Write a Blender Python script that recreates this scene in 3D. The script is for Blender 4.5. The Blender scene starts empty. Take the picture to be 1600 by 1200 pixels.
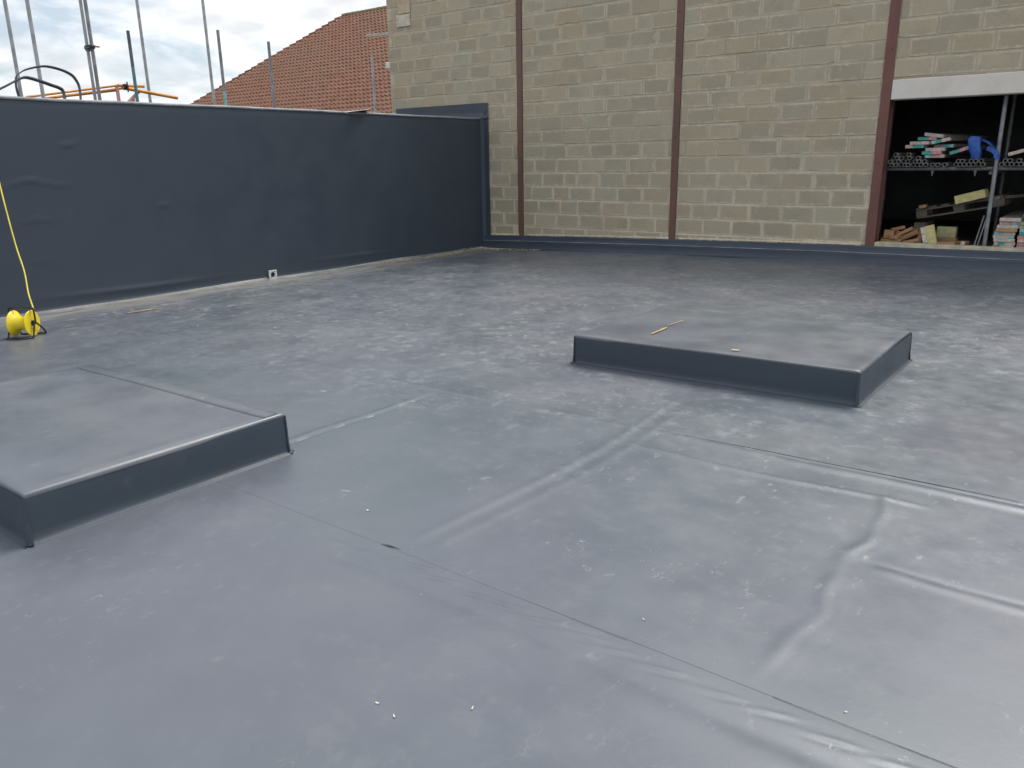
import bpy, math, random
import numpy as np
from mathutils import Vector, Matrix

# ------------------------------------------------------------------ camera, sky, sun, exposure
scene = bpy.context.scene
COL = scene.collection
random.seed(7)
RNG = np.random.default_rng(11)

cam_d = bpy.data.cameras.new('camera')
cam = bpy.data.objects.new('camera', cam_d)
COL.objects.link(cam)
cam_d.sensor_fit = 'HORIZONTAL'
cam_d.sensor_width = 36.0
cam_d.lens = 1227.6 / 1600.0 * 36.0
cam_d.clip_end = 3000.0
cam_d.clip_start = 0.05
_r = Vector((0.79115823, 0.61142911, -0.01493648))
_u = Vector((-0.15759135, 0.22739049, 0.9609675))
_f = Vector((-0.59095991, 0.75792348, -0.2762578))
_m = Matrix((( _r.x, _u.x, -_f.x, 9.2898), (_r.y, _u.y, -_f.y, -11.1768), (_r.z, _u.z, -_f.z, 1.5692), (0, 0, 0, 1)))
cam.matrix_world = _m
scene.camera = cam

SUN_AZ = math.radians(10)      # from +Y towards +X
SUN_EL = math.radians(57)
world = bpy.data.worlds.new('World')
scene.world = world
world.use_nodes = True
wn = world.node_tree
wn.nodes.clear()
def W(t, **k):
    n = wn.nodes.new(t)
    for a, b in k.items(): setattr(n, a, b)
    return n
w_out = W('ShaderNodeOutputWorld'); w_bg = W('ShaderNodeBackground')
sky = W('ShaderNodeTexSky', sky_type='NISHITA')
sky.sun_disc = False
sky.sun_elevation = SUN_EL
sky.sun_rotation = SUN_AZ
sky.air_density = 1.0; sky.dust_density = 1.6; sky.ozone_density = 1.0
sk_s = W('ShaderNodeVectorMath', operation='SCALE'); sk_s.inputs['Scale'].default_value = 0.092
wn.links.new(sky.outputs['Color'], sk_s.inputs[0])
tc = W('ShaderNodeTexCoord')
sep = W('ShaderNodeSeparateXYZ'); wn.links.new(tc.outputs['Generated'], sep.inputs[0])
def WM(op, a, b=None, clamp=False):
    n = W('ShaderNodeMath', operation=op, use_clamp=clamp)
    for i, v in enumerate((a, b)):
        if v is None: continue
        if isinstance(v, (int, float)): n.inputs[i].default_value = v
        else: wn.links.new(v, n.inputs[i])
    return n.outputs[0]
zz = WM('ADD', WM('MAXIMUM', sep.outputs[2], 0.0), 0.22)
cx_ = WM('DIVIDE', sep.outputs[0], zz); cy_ = WM('DIVIDE', sep.outputs[1], zz)
cmb = W('ShaderNodeCombineXYZ'); wn.links.new(cx_, cmb.inputs[0]); wn.links.new(cy_, cmb.inputs[1])
cn = W('ShaderNodeTexNoise'); cn.inputs['Scale'].default_value = 2.1; cn.inputs['Detail'].default_value = 7; cn.inputs['Roughness'].default_value = 0.52; cn.inputs['Distortion'].default_value = 0.35
wn.links.new(cmb.outputs[0], cn.inputs['Vector'])
cr = W('ShaderNodeValToRGB'); cr.color_ramp.elements[0].position = 0.38; cr.color_ramp.elements[1].position = 0.57
wn.links.new(cn.outputs['Fac'], cr.inputs[0])
cn2 = W('ShaderNodeTexNoise'); cn2.inputs['Scale'].default_value = 3.4; cn2.inputs['Detail'].default_value = 6
wn.links.new(cmb.outputs[0], cn2.inputs['Vector'])
cc = W('ShaderNodeValToRGB')
cc.color_ramp.elements[0].position = 0.34; cc.color_ramp.elements[0].color = (0.62, 0.635, 0.66, 1)
cc.color_ramp.elements[1].position = 0.60; cc.color_ramp.elements[1].color = (0.95, 0.952, 0.96, 1)
wn.links.new(cn2.outputs['Fac'], cc.inputs[0])
cmx = W('ShaderNodeMixRGB'); wn.links.new(cr.outputs[0], cmx.inputs[0])
pale = W('ShaderNodeMixRGB'); pale.inputs[0].default_value = 0.46; pale.inputs[2].default_value = (0.62, 0.68, 0.745, 1)
wn.links.new(sk_s.outputs[0], pale.inputs[1])
wn.links.new(pale.outputs[0], cmx.inputs[1]); wn.links.new(cc.outputs[0], cmx.inputs[2])
wn.links.new(cmx.outputs[0], w_bg.inputs['Color'])
w_bg.inputs['Strength'].default_value = 1.0
wn.links.new(w_bg.outputs[0], w_out.inputs[0])

sun_d = bpy.data.lights.new('sun', 'SUN'); sun_d.energy = 2.35; sun_d.angle = math.radians(28); sun_d.color = (1.0, 0.95, 0.88)
sun = bpy.data.objects.new('sun', sun_d); COL.objects.link(sun)
sd = Vector((math.sin(SUN_AZ) * math.cos(SUN_EL), math.cos(SUN_AZ) * math.cos(SUN_EL), math.sin(SUN_EL)))
sun.rotation_euler = sd.to_track_quat('Z', 'Y').to_euler()
sun.location = sd * 60

vs = scene.view_settings
vs.view_transform = 'Standard'; vs.look = 'None'; vs.gamma = 1.0; vs.use_curve_mapping = False
vs.exposure = 0.49

# ------------------------------------------------------------------ helpers
class MB:
    def __init__(s): s.v = []; s.f = []
    def add(s, vs_, fs_):
        b = len(s.v); s.v += [tuple(q) for q in vs_]; s.f += [tuple(i + b for i in f) for f in fs_]
    def box(s, c, d, rot=None):
        hx, hy, hz = d[0] / 2, d[1] / 2, d[2] / 2
        P = [Vector((x, y, z)) for x in (-hx, hx) for y in (-hy, hy) for z in (-hz, hz)]
        if rot is not None: P = [rot @ q for q in P]
        P = [q + Vector(c) for q in P]
        s.add(P, [(0, 1, 3, 2), (4, 6, 7, 5), (0, 4, 5, 1), (2, 3, 7, 6), (0, 2, 6, 4), (1, 5, 7, 3)])
    def rbox(s, c, d, b=0.004, rot=None):
        """box with chamfered edges"""
        hx, hy, hz = d[0] / 2, d[1] / 2, d[2] / 2
        b = min(b, hx * .6, hy * .6, hz * .6)
        V = []; idx = {}
        for sx in (-1, 1):
            for sy in (-1, 1):
                for sz in (-1, 1):
                    for a in range(3):
                        q = [sx * hx, sy * hy, sz * hz]
                        for k in range(3):
                            if k != a: q[k] -= (sx, sy, sz)[k] * b
                        idx[(sx, sy, sz, a)] = len(V); V.append(Vector(q))
        F = []
        def quad(keys): F.append(tuple(idx[k] for k in keys))
        for a in range(3):
            o1, o2 = [(1, 2), (2, 0), (0, 1)][a]
            for sg in (-1, 1):
                ks = []
                for (p, q) in ((-1, -1), (1, -1), (1, 1), (-1, 1)):
                    t = [0, 0, 0]; t[a] = sg; t[o1] = p; t[o2] = q; ks.append((t[0], t[1], t[2], a))
                if sg < 0: ks.reverse()
                quad(ks)
            for p in (-1, 1):
                for q in (-1, 1):
                    t = [0, 0, 0]; t[o1] = p; t[o2] = q
                    t0 = list(t); t0[a] = -1; t1 = list(t); t1[a] = 1
                    ks = [(*t0, o1), (*t1, o1), (*t1, o2), (*t0, o2)]
                    if p * q > 0: ks.reverse()
                    quad(ks)
        for sx in (-1, 1):
            for sy in (-1, 1):
                for sz in (-1, 1):
                    ks = [(sx, sy, sz, 0), (sx, sy, sz, 1), (sx, sy, sz, 2)]
                    if sx * sy * sz < 0: ks.reverse()
                    quad(ks)
        if rot is not None: V = [rot @ q for q in V]
        s.add([q + Vector(c) for q in V], F)
    def tube(s, path, r, n=10, cap=True, taper=None):
        P = [Vector(q) for q in path]; R = []
        t0 = (P[1] - P[0]).normalized(); up = Vector((0, 0, 1)) if abs(t0.z) < .9 else Vector((1, 0, 0))
        a = t0.cross(up).normalized(); b0 = len(s.v)
        for i, q in enumerate(P):
            t = (P[min(i + 1, len(P) - 1)] - P[max(i - 1, 0)]).normalized()
            a = (a - t * a.dot(t)).normalized(); b = t.cross(a)
            rr = r if taper is None else r * taper[i]
            for k in range(n):
                an = 2 * math.pi * k / n
                s.v.append(tuple(q + a * math.cos(an) * rr + b * math.sin(an) * rr))
        for i in range(len(P) - 1):
            for k in range(n):
                k2 = (k + 1) % n; o = b0 + i * n
                s.f.append((o + k, o + k2, o + n + k2, o + n + k))
        if cap:
            s.f.append(tuple(b0 + k for k in reversed(range(n))))
            s.f.append(tuple(b0 + (len(P) - 1) * n + k for k in range(n)))
    def pipe(s, p0, p1, ro, ri, n=14):
        P0 = Vector(p0); P1 = Vector(p1); t = (P1 - P0).normalized()
        up = Vector((0, 0, 1)) if abs(t.z) < .9 else Vector((1, 0, 0)); a = t.cross(up).normalized(); b = t.cross(a); o = len(s.v)
        for P in (P0, P1):
            for r in (ro, ri):
                for k in range(n):
                    an = 2 * math.pi * k / n; s.v.append(tuple(P + (a * math.cos(an) + b * math.sin(an)) * r))
        for k in range(n):
            k2 = (k + 1) % n
            s.f += [(o + k2, o + k, o + 2 * n + k, o + 2 * n + k2), (o + n + k, o + n + k2, o + 3 * n + k2, o + 3 * n + k),
                    (o + k, o + k2, o + n + k2, o + n + k), (o + 2 * n + k2, o + 2 * n + k, o + 3 * n + k, o + 3 * n + k2)]
    def lathe(s, prof, c, axis, n=24):
        """prof: list of (t along axis, radius)"""
        ax = Vector(axis).normalized(); up = Vector((0, 0, 1)) if abs(ax.z) < .9 else Vector((1, 0, 0)); a = ax.cross(up).normalized(); b = ax.cross(a); o = len(s.v)
        for (t, r) in prof:
            for k in range(n):
                an = 2 * math.pi * k / n; s.v.append(tuple(Vector(c) + ax * t + (a * math.cos(an) + b * math.sin(an)) * r))
        m = len(prof)
        for i in range(m - 1):
            for k in range(n):
                k2 = (k + 1) % n; s.f.append((o + i * n + k, o + (i + 1) * n + k, o + (i + 1) * n + k2, o + i * n + k2))
        s.f.append(tuple(o + k for k in range(n))); s.f.append(tuple(o + (m - 1) * n + k for k in reversed(range(n))))
    def ribbon(s, path, wdir, w, th):
        P = [Vector(q) for q in path]; wd = Vector(wdir).normalized() * (w / 2); o = len(s.v)
        for i, q in enumerate(P):
            t = (P[min(i + 1, len(P) - 1)] - P[max(i - 1, 0)]).normalized(); nn = t.cross(wd).normalized() * (th / 2)
            for d in (wd + nn, -wd + nn, -wd - nn, wd - nn): s.v.append(tuple(q + d))
        for i in range(len(P) - 1):
            for k in range(4):
                k2 = (k + 1) % 4; s.f.append((o + i * 4 + k, o + i * 4 + k2, o + i * 4 + 4 + k2, o + i * 4 + 4 + k))
        e = o + (len(P) - 1) * 4
        s.f += [(o + 3, o + 2, o + 1, o), (e, e + 1, e + 2, e + 3)]
    def mesh(s, name, m, smooth=None):
        me = bpy.data.meshes.new(name); me.from_pydata(s.v, [], s.f)
        if m is not None: me.materials.append(m)
        if smooth:
            me.polygons.foreach_set('use_smooth', [True] * len(me.polygons))
            me.set_sharp_from_angle(angle=math.radians(smooth))
        me.update(); return me
    def build(s, name, m, parent=None, smooth=None):
        return link(name, s.mesh(name, m, smooth), parent)

def link(name, me, parent=None):
    o = bpy.data.objects.new(name, me); COL.objects.link(o)
    if parent is not None: o.parent = parent
    return o
def empty(name, loc=(0, 0, 0)):
    o = bpy.data.objects.new(name, None); COL.objects.link(o); o.location = loc; o.empty_display_size = 0.1
    bpy.context.view_layer.update()
    return o
def put(o, parent):                       # parent a world-space mesh to an Empty that is not at the origin
    o.parent = parent; o.matrix_parent_inverse = Matrix.Translation(-Vector(parent.location)); return o
def tag(o, label=None, cat=None, group=None, kind=None):
    if label: o['label'] = label
    if cat: o['category'] = cat
    if group: o['group'] = group
    if kind: o['kind'] = kind
    return o
def grid_mesh(name, P, m, smooth=True, flip=False):
    """P: (nu, nv, 3) array"""
    nu, nv = P.shape[:2]
    i = np.arange(nu * nv).reshape(nu, nv)
    q = np.stack([i[:-1, :-1], i[1:, :-1], i[1:, 1:], i[:-1, 1:]], -1).reshape(-1, 4)
    if flip: q = q[:, ::-1]
    me = bpy.data.meshes.new(name)
    me.vertices.add(nu * nv); me.vertices.foreach_set('co', P.reshape(-1).astype(np.float32))
    me.loops.add(q.size); me.loops.foreach_set('vertex_index', q.reshape(-1).astype(np.int32))
    me.polygons.add(len(q)); me.polygons.foreach_set('loop_start', np.arange(0, q.size, 4, dtype=np.int32))
    me.update(calc_edges=True)
    if smooth: me.polygons.foreach_set('use_smooth', np.ones(len(q), dtype=bool))
    me.materials.append(m); me.validate(); return me
def smoothstep(a, b, x):
    t = np.clip((x - a) / (b - a), 0, 1); return t * t * (3 - 2 * t)
_ph = RNG.uniform(0, 6.28, (40, 2)); _kk = RNG.normal(0, 1, (40, 2))
def wob(x, y, freq, n=14, off=0):
    r = 0
    for i in range(n):
        k = _kk[(i + off) % 40] * freq; r = r + np.sin(x * k[0] + y * k[1] + _ph[(i + off) % 40, 0])
    return r / math.sqrt(n)
def zr(x):                                  # the flat roof falls gently to the gutter beside the parapet
    xx = np.clip(x, 0, 11.25); return 0.036 * xx - 0.0016 * xx * xx
def zrf(x): return float(zr(np.array(x)))

# ------------------------------------------------------------------ materials
class NT:
    def __init__(s, name):
        s.m = bpy.data.materials.new(name); s.m.use_nodes = True; s.t = s.m.node_tree
        s.b = s.t.nodes['Principled BSDF']; s.tc = s.t.nodes.new('ShaderNodeTexCoord')
    def n(s, t, **k):
        q = s.t.nodes.new(t)
        for a, b in k.items(): setattr(q, a, b)
        return q
    def set(s, sock, v):
        if isinstance(v, (int, float)): sock.default_value = v
        elif isinstance(v, tuple): sock.default_value = v if len(v) == len(sock.default_value) else (*v, 1)
        else: s.t.links.new(v, sock)
    def math(s, op, a, b=0.0, clamp=False):
        q = s.n('ShaderNodeMath', operation=op, use_clamp=clamp); s.set(q.inputs[0], a); s.set(q.inputs[1], b); return q.outputs[0]
    def noise(s, scale, detail=4, rough=0.55, vec=None, dist=0.0, out='Fac'):
        q = s.n('ShaderNodeTexNoise'); q.inputs['Scale'].default_value = scale; q.inputs['Detail'].default_value = detail
        q.inputs['Roughness'].default_value = rough; q.inputs['Distortion'].default_value = dist
        s.t.links.new(vec if vec is not None else s.tc.outputs['Object'], q.inputs['Vector']); return q.outputs[out]
    def ramp(s, f, a, b, lo=0.0, hi=1.0):
        q = s.n('ShaderNodeMapRange', interpolation_type='SMOOTHSTEP'); s.set(q.inputs[0], f)
        for i, v in enumerate((a, b, lo, hi)): q.inputs[i + 1].default_value = v
        return q.outputs[0]
    def mix(s, f, a, b, mode='MIX'):
        q = s.n('ShaderNodeMixRGB', blend_type=mode); s.set(q.inputs[0], f); s.set(q.inputs[1], a); s.set(q.inputs[2], b); return q.outputs[0]
    def mapping(s, scale=(1, 1, 1), rot=(0, 0, 0), src='Object'):
        q = s.n('ShaderNodeMapping'); q.inputs['Scale'].default_value = scale; q.inputs['Rotation'].default_value = rot
        s.t.links.new(s.tc.outputs[src], q.inputs[0]); return q.outputs[0]
    def sep(s, v=None):
        q = s.n('ShaderNodeSeparateXYZ'); s.t.links.new(v if v is not None else s.tc.outputs['Object'], q.inputs[0]); return q.outputs
    def bump(s, h, strength=0.2, dist=0.01):
        q = s.n('ShaderNodeBump'); q.inputs['Strength'].default_value = strength; q.inputs['Distance'].default_value = dist
        s.t.links.new(h, q.inputs['Height']); s.t.links.new(q.outputs[0], s.b.inputs['Normal'])
    def done(s, col, rough=0.6, metal=0.0, spec=None):
        s.set(s.b.inputs['Base Color'], col); s.set(s.b.inputs['Roughness'], rough); s.set(s.b.inputs['Metallic'], metal)
        if spec is not None: s.b.inputs['Specular IOR Level'].default_value = spec
        return s.m
def plain(name, col, rough=0.6, metal=0.0, var=0.25, scale=6, bump=0.0):
    k = NT(name); f = k.noise(scale, 5)
    c = k.mix(k.ramp(f, .3, .7), tuple(x * (1 - var) for x in col), tuple(min(1, x * (1 + var)) for x in col))
    if bump: k.bump(k.noise(scale * 8, 4), bump, 0.004)
    return k.done(c, rough, metal)

def membrane(name, floor=False, up=False, clean=1.0):
    k = NT(name)
    big = k.noise(0.55, 3, 0.5); mid = k.noise(2.3, 6, 0.6); fine = k.noise(9.0, 8, 0.68)
    lo, hi, sh = ((0.078, 0.099, 0.118), (0.090, 0.100, 0.126), (0.122, 0.136, 0.160)) if (floor or up) else ((0.038, 0.054, 0.076), (0.041, 0.056, 0.078), (0.047, 0.062, 0.083))  # upright membrane darker, level membrane paler: dust plus shade painted into the colour
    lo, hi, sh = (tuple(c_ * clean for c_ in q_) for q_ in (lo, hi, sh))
    base = k.mix(k.ramp(big, .40, .60), lo, hi)
    base = k.mix(k.ramp(mid, .3, .75), base, k.mix(0.5, base, sh))
    if floor:
        P = k.sep(); X, Y = P[0], P[1]
        dirty = k.math('ADD', k.ramp(Y, -9.0, -6.0, 0.04, 0.85), k.ramp(X, 3.2, 0.4, 0.0, 0.3))
        dm = k.noise(0.9, 5, 0.6, dist=0.4)
        dust = k.math('MULTIPLY', k.ramp(dm, .40, .68), dirty)
        dust = k.math('MULTIPLY', dust, k.ramp(mid, .25, .7, .35, 1.0), True)
        col = k.mix(k.math('MULTIPLY', dust, 0.60), base, (0.172, 0.176, 0.178))
        # trodden-in mid grey scuffing
        sc = k.math('MULTIPLY', k.ramp(fine, .53, .63), k.ramp(k.noise(1.6, 4, 0.6), .38, .66))
        sc = k.math('MULTIPLY', sc, k.math('ADD', dirty, 0.06))
        col = k.mix(k.math('MULTIPLY', sc, 0.8), col, (0.245, 0.252, 0.262))
        pt = k.noise(7.5, 9, 0.74, vec=k.mapping((1.0, 1.25, 1), (0, 0, .9)))
        pm = k.math('MULTIPLY', k.ramp(pt, .515, .575), k.ramp(k.noise(0.8, 4, .6, vec=k.mapping((1, 1, 1), (0, 0, 1.3))), .40, .58))
        col = k.mix(k.math('MULTIPLY', pm, k.math('MULTIPLY', dirty, .38)), col, (0.215, 0.228, 0.245))
        pt2 = k.noise(4.6, 9, 0.72, vec=k.mapping((1.2, 1.0, 1), (0, 0, 2.1)))
        col = k.mix(k.math('MULTIPLY', k.ramp(pt2, .53, .60), k.math('MULTIPLY', dirty, .50)), col, (0.066, 0.078, 0.102))
        # pale chalky flecks and short streaks
        st = k.noise(26.0, 5, 0.6, vec=k.mapping((1.0, .45, 1), (0, 0, 0.5)))
        fl = k.math('MULTIPLY', k.ramp(st, .60, .74), k.ramp(k.noise(1.1, 4, 0.65, dist=.5), .42, .66))
        col = k.mix(k.math('MULTIPLY', fl, k.ramp(Y, -9.6, -6.5, 0.14, 0.85)), col, (0.45, 0.455, 0.445))
        st2 = k.noise(13.0, 7, 0.72, vec=k.mapping((.6, 1.5, 1), (0, 0, -0.35)))
        f2 = k.math('MULTIPLY', k.ramp(st2, .56, .70), k.ramp(k.noise(2.2, 5, 0.6), .40, .60))
        col = k.mix(k.math('MULTIPLY', f2, k.ramp(Y, -9.0, -6.0, 0.06, 0.72)), col, (0.30, 0.308, 0.315))
        dk = k.math('MULTIPLY', k.ramp(k.noise(6.5, 6, 0.68), .54, .70), k.ramp(Y, -9.0, -5.5, 0.05, 0.62))
        col = k.mix(dk, col, (0.066, 0.080, 0.106))
        # fine curled scuff lines left by boots and offcuts
        clus = k.ramp(k.noise(.85, 5, .65, vec=k.mapping((1, 1, 1), (0, 0, 2.0)), dist=.6), .50, .62)
        for sc_, lo_, hi_, am_, mk in ((5.0, .0050, .0015, .36, .58), (11.0, .010, .003, .5, .58), (23.0, .018, .006, .45, .57)):
            ln = k.ramp(k.math('ABSOLUTE', k.math('SUBTRACT', k.noise(sc_, 2, .5, dist=.6), .5)), lo_, hi_)
            ln = k.math('MULTIPLY', k.math('MULTIPLY', ln, clus), k.ramp(k.noise(sc_ * .42, 5, .7, vec=k.mapping((1, 1, 1), (0, 0, sc_))), mk, mk + .06))
            col = k.mix(k.math('MULTIPLY', ln, am_), col, (0.42, 0.425, 0.42))
        spk = k.math('MULTIPLY', k.ramp(k.noise(75.0, 3, .6), .70, .75), k.ramp(k.noise(1.7, 5, .7), .54, .70))
        col = k.mix(k.math('MULTIPLY', spk, .6), col, (0.52, 0.515, 0.48))
        # curved scratches
        vo = k.n('ShaderNodeTexVoronoi', feature='DISTANCE_TO_EDGE'); vo.inputs['Scale'].default_value = 2.7
        wv = k.n('ShaderNodeVectorMath', operation='ADD'); nz = k.n('ShaderNodeTexNoise'); nz.inputs['Scale'].default_value = 3.0; nz.inputs['Detail'].default_value = 5
        k.t.links.new(k.tc.outputs['Object'], nz.inputs['Vector']); k.t.links.new(k.tc.outputs['Object'], wv.inputs[0]); k.t.links.new(nz.outputs['Color'], wv.inputs[1])
        k.t.links.new(wv.outputs[0], vo.inputs['Vector'])
        sr = k.math('MULTIPLY', k.ramp(vo.outputs['Distance'], 0.012, 0.003), k.ramp(k.noise(2.6, 4, 0.7), .57, .64))
        col = k.mix(k.math('MULTIPLY', sr, 0.08), col, (0.40, 0.41, 0.41))
        # settled dust beside the wall and gutter (pale silt line)
        w1 = k.math('ADD', X, k.math('MULTIPLY', k.math('SUBTRACT', mid, 0.5), 0.45))
        silt = k.math('MULTIPLY', k.ramp(w1, 0.80, 0.22), k.ramp(k.noise(3.2, 6, .65, vec=k.mapping((1.6, .5, 1))), .30, .56))
        col = k.mix(k.math('MULTIPLY', silt, 0.62), col, (0.33, 0.32, 0.285))
        # washed-clean darker patch
        px = k.math('ADD', X, k.math('MULTIPLY', k.math('SUBTRACT', fine, .5), .16)); py = k.math('ADD', Y, k.math('MULTIPLY', k.math('SUBTRACT', mid, .5), .3))
        a = k.math('MULTIPLY', k.ramp(px, 8.50, 8.62), k.ramp(px, 9.5, 9.3)); b = k.math('MULTIPLY', k.ramp(py, -7.28, -7.18), k.ramp(py, -6.35, -6.5))
        col = k.mix(k.math('MULTIPLY', k.math('MULTIPLY', a, b), .6), col, (0.074, 0.080, 0.104))
        rough = k.ramp(k.math('ADD', k.math('MULTIPLY', mid, .5), k.math('MULTIPLY', fine, .5)), .3, .7, 0.33, 0.52)
        h = k.math('ADD', k.math('MULTIPLY', mid, 1.0), k.math('MULTIPLY', k.noise(90, 2), 0.05))
        k.bump(h, 0.16, 0.012)
        return k.done(col, rough, spec=.75)
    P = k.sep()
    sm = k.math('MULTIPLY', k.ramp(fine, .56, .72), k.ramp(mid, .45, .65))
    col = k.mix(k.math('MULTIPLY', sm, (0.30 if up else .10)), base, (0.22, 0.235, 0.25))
    if up:
        fl = k.math('MULTIPLY', k.ramp(k.noise(24.0, 5, .6, vec=k.mapping((1, .5, 1), (0, 0, .5))), .64, .72), k.ramp(k.noise(1.4, 4, .6), .4, .62))
        col = k.mix(k.math('MULTIPLY', fl, .5), col, (0.43, 0.43, 0.41))
        col = k.mix(k.math('MULTIPLY', k.ramp(k.noise(1.3, 5, .6), .42, .6), .30), col, (0.142, 0.150, 0.156))
        col = k.mix(k.math('MULTIPLY', k.ramp(k.noise(2.8, 8, .7), .48, .62), .38), col, (0.068, 0.081, 0.097))
    k.bump(k.math('ADD', k.math('MULTIPLY', k.noise(3.0, 3), 1.0), k.math('MULTIPLY', k.noise(90, 2), 0.04)), 0.16, 0.012)
    return k.done(col, k.ramp(mid, .3, .7, .32, .50) if up else k.ramp(mid, .3, .7, .42, .58), spec=.7 if up else .5)

M_FLOOR = membrane('roof_membrane', floor=True)
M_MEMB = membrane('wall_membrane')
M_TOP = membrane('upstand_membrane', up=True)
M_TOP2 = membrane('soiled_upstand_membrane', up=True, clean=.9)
M_TRIM = plain('membrane_weld_edge', (0.20, 0.215, 0.235), 0.5, var=.3, scale=4)
M_SEAMSHADE = plain('seam_shade_line', (0.10, 0.11, 0.12), 0.6)  # tone of the painted shade lines at the lap
M_GROUND = plain('yard_ground', (0.13, 0.12, 0.105), 0.9, scale=.4)
M_BORESHADE = plain('bore_shade', (0.02, 0.02, 0.022), 0.8)  # near black for the painted shade in the drain hole

def m_block():
    k = NT('concrete_block')
    at = k.n('ShaderNodeAttribute', attribute_name='tint'); r = k.n('ShaderNodeValToRGB')
    g_ = k.n('ShaderNodeNewGeometry'); W_ = g_.outputs['Position']
    e = r.color_ramp.elements
    e[0].position = 0.0; e[0].color = (0.385, 0.340, 0.254, 1); e[1].position = 1.0; e[1].color = (0.495, 0.425, 0.305, 1)
    for p_, c_ in ((.18, (0.385, 0.345, 0.252)), (.36, (0.44, 0.368, 0.255)), (.52, (0.41, 0.375, 0.283)), (.70, (0.468, 0.398, 0.277)), (.86, (0.43, 0.398, 0.298))):
        q = e.new(p_); q.color = (*c_, 1)
    k.t.links.new(at.outputs['Fac'], r.inputs[0])
    n1 = k.noise(2.2, 6, .6, vec=W_); n2 = k.noise(70, 5, .7, vec=W_); n3 = k.noise(13, 6, .68, vec=W_); n4 = k.noise(0.9, 5, .6, vec=W_); n5 = k.noise(5.5, 6, .65, vec=W_, dist=.4)
    col = k.mix(k.ramp(n1, .46, .72, 0, .55), r.outputs[0], (0.325, 0.29, 0.222))        # grey weathering
    col = k.mix(k.ramp(n4, .50, .72, 0, .40), col, (0.50, 0.432, 0.318))                 # warmer, cleaner areas
    col = k.mix(k.ramp(n2, .38, .68, 0, .38), col, (0.27, 0.242, 0.188))                 # open texture
    col = k.mix(k.ramp(n5, .60, .74, 0, .45), col, (0.56, 0.50, 0.40))                   # lime smears
    col = k.mix(k.ramp(k.noise(9, 5, .6, vec=W_), .66, .74, 0, .45), col, (0.24, 0.215, 0.17))
    g = k.sep(k.tc.outputs['Generated'])
    def edge(v): return k.math('MINIMUM', v, k.math('SUBTRACT', 1.0, v))
    d = k.math('MINIMUM', k.math('MULTIPLY', edge(g[0]), 2.0), edge(g[2]))
    d = k.math('ADD', d, k.math('MULTIPLY', k.math('SUBTRACT', n3, 0.5), 0.42))
    sm = k.math('MULTIPLY', k.ramp(d, 0.17, 0.01), k.ramp(n1, .36, .56, .1, .85))
    col = k.mix(sm, col, (0.60, 0.53, 0.405))
    k.bump(k.math('ADD', k.math('MULTIPLY', n3, .8), k.math('MULTIPLY', n2, .4)), 0.5, 0.008)
    return k.done(col, 0.92, spec=.25)
def m_mortar():
    k = NT('mortar'); n = k.noise(7, 7, .65); n2 = k.noise(1.2, 3)
    col = k.mix(k.ramp(n, .3, .7), (0.55, 0.485, 0.37), (0.68, 0.61, 0.48))
    gz = k.n('ShaderNodeNewGeometry'); zz_ = k.sep(gz.outputs['Position'])[2]
    col = k.mix(k.ramp(n2, .35, .65, 0, .55), col, (0.46, 0.40, 0.305))
    col = k.mix(k.ramp(k.math('ADD', zz_, k.math('MULTIPLY', n2, 1.2)), 1.4, 2.4, 0, .78), col, (0.425, 0.375, 0.285))
    k.bump(k.noise(40, 6, .7), .5, .006); return k.done(col, .95, spec=.2)
M_BLOCK = m_block(); M_MORTAR = m_mortar()
M_CREAM = plain('cream_patch', (0.58, 0.53, 0.44), .9, var=.15, scale=9, bump=.2)
M_PEACH = plain('peach_patch', (0.50, 0.40, 0.28), .9, var=.15, scale=9, bump=.2)
def m_oxide(name, a, b):
    k = NT(name); f = k.noise(5, 6, .65, vec=k.mapping((1, 1, .25)))
    col = k.mix(k.ramp(f, .3, .7), a, b); sp = k.ramp(k.noise(38, 4, .6), .68, .74)
    col = k.mix(k.math('MULTIPLY', sp, .5), col, (.38, .33, .28)); k.bump(k.noise(30, 4), .2, .003); return k.done(col, .62)
M_OXIDE = m_oxide('red_oxide', (0.145, 0.064, 0.050), (0.19, 0.078, 0.062))
M_OXIDE2 = m_oxide('brown_oxide', (0.125, 0.07, 0.052), (0.17, 0.086, 0.062))
def m_lintel():
    k = NT('painted_lintel'); n = k.noise(3, 6, .6); n2 = k.noise(22, 6, .65)
    col = k.mix(k.ramp(n, .35, .7), (0.70, 0.66, 0.60), (0.61, 0.575, 0.51)); col = k.mix(k.ramp(n2, .62, .75, 0, .5), col, (.38, .34, .29))
    k.bump(n2, .25, .005); return k.done(col, .8)
M_LINTEL = m_lintel()
M_SILL = plain('sill_board', (0.50, 0.45, 0.33), .85, var=.2, scale=8, bump=.2)
M_STORE = plain('store_dark_grey', (0.11, 0.112, 0.118), .95, var=.3, scale=1)  # even dark grey for the store walls and ceiling
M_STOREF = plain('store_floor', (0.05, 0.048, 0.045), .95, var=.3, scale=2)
M_GALV = plain('galvanised', (0.36, 0.375, 0.39), .48, .35, var=.22, scale=7)
M_GALVD = plain('galvanised_dull', (0.25, 0.26, 0.27), .55, .3, var=.25, scale=7)
M_PIPE = plain('pipe_end_steel', (0.24, 0.235, 0.215), .55, .2, var=.35, scale=20)
M_RACK = plain('rack_steel', (0.20, 0.21, 0.22), .55, .3, var=.25, scale=9)
M_TEAL = plain('teal_paint', (0.07, 0.30, 0.27), .6, var=.3, scale=14)
M_TEALP = plain('pale_teal_paint', (0.24, 0.47, 0.46), .65, var=.25, scale=30)
M_PINK = plain('pink_paint', (0.52, 0.24, 0.24), .65, var=.3, scale=35)
M_PINKP = plain('pale_pink_paint', (0.55, 0.42, 0.38), .7, var=.25, scale=35)
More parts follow.
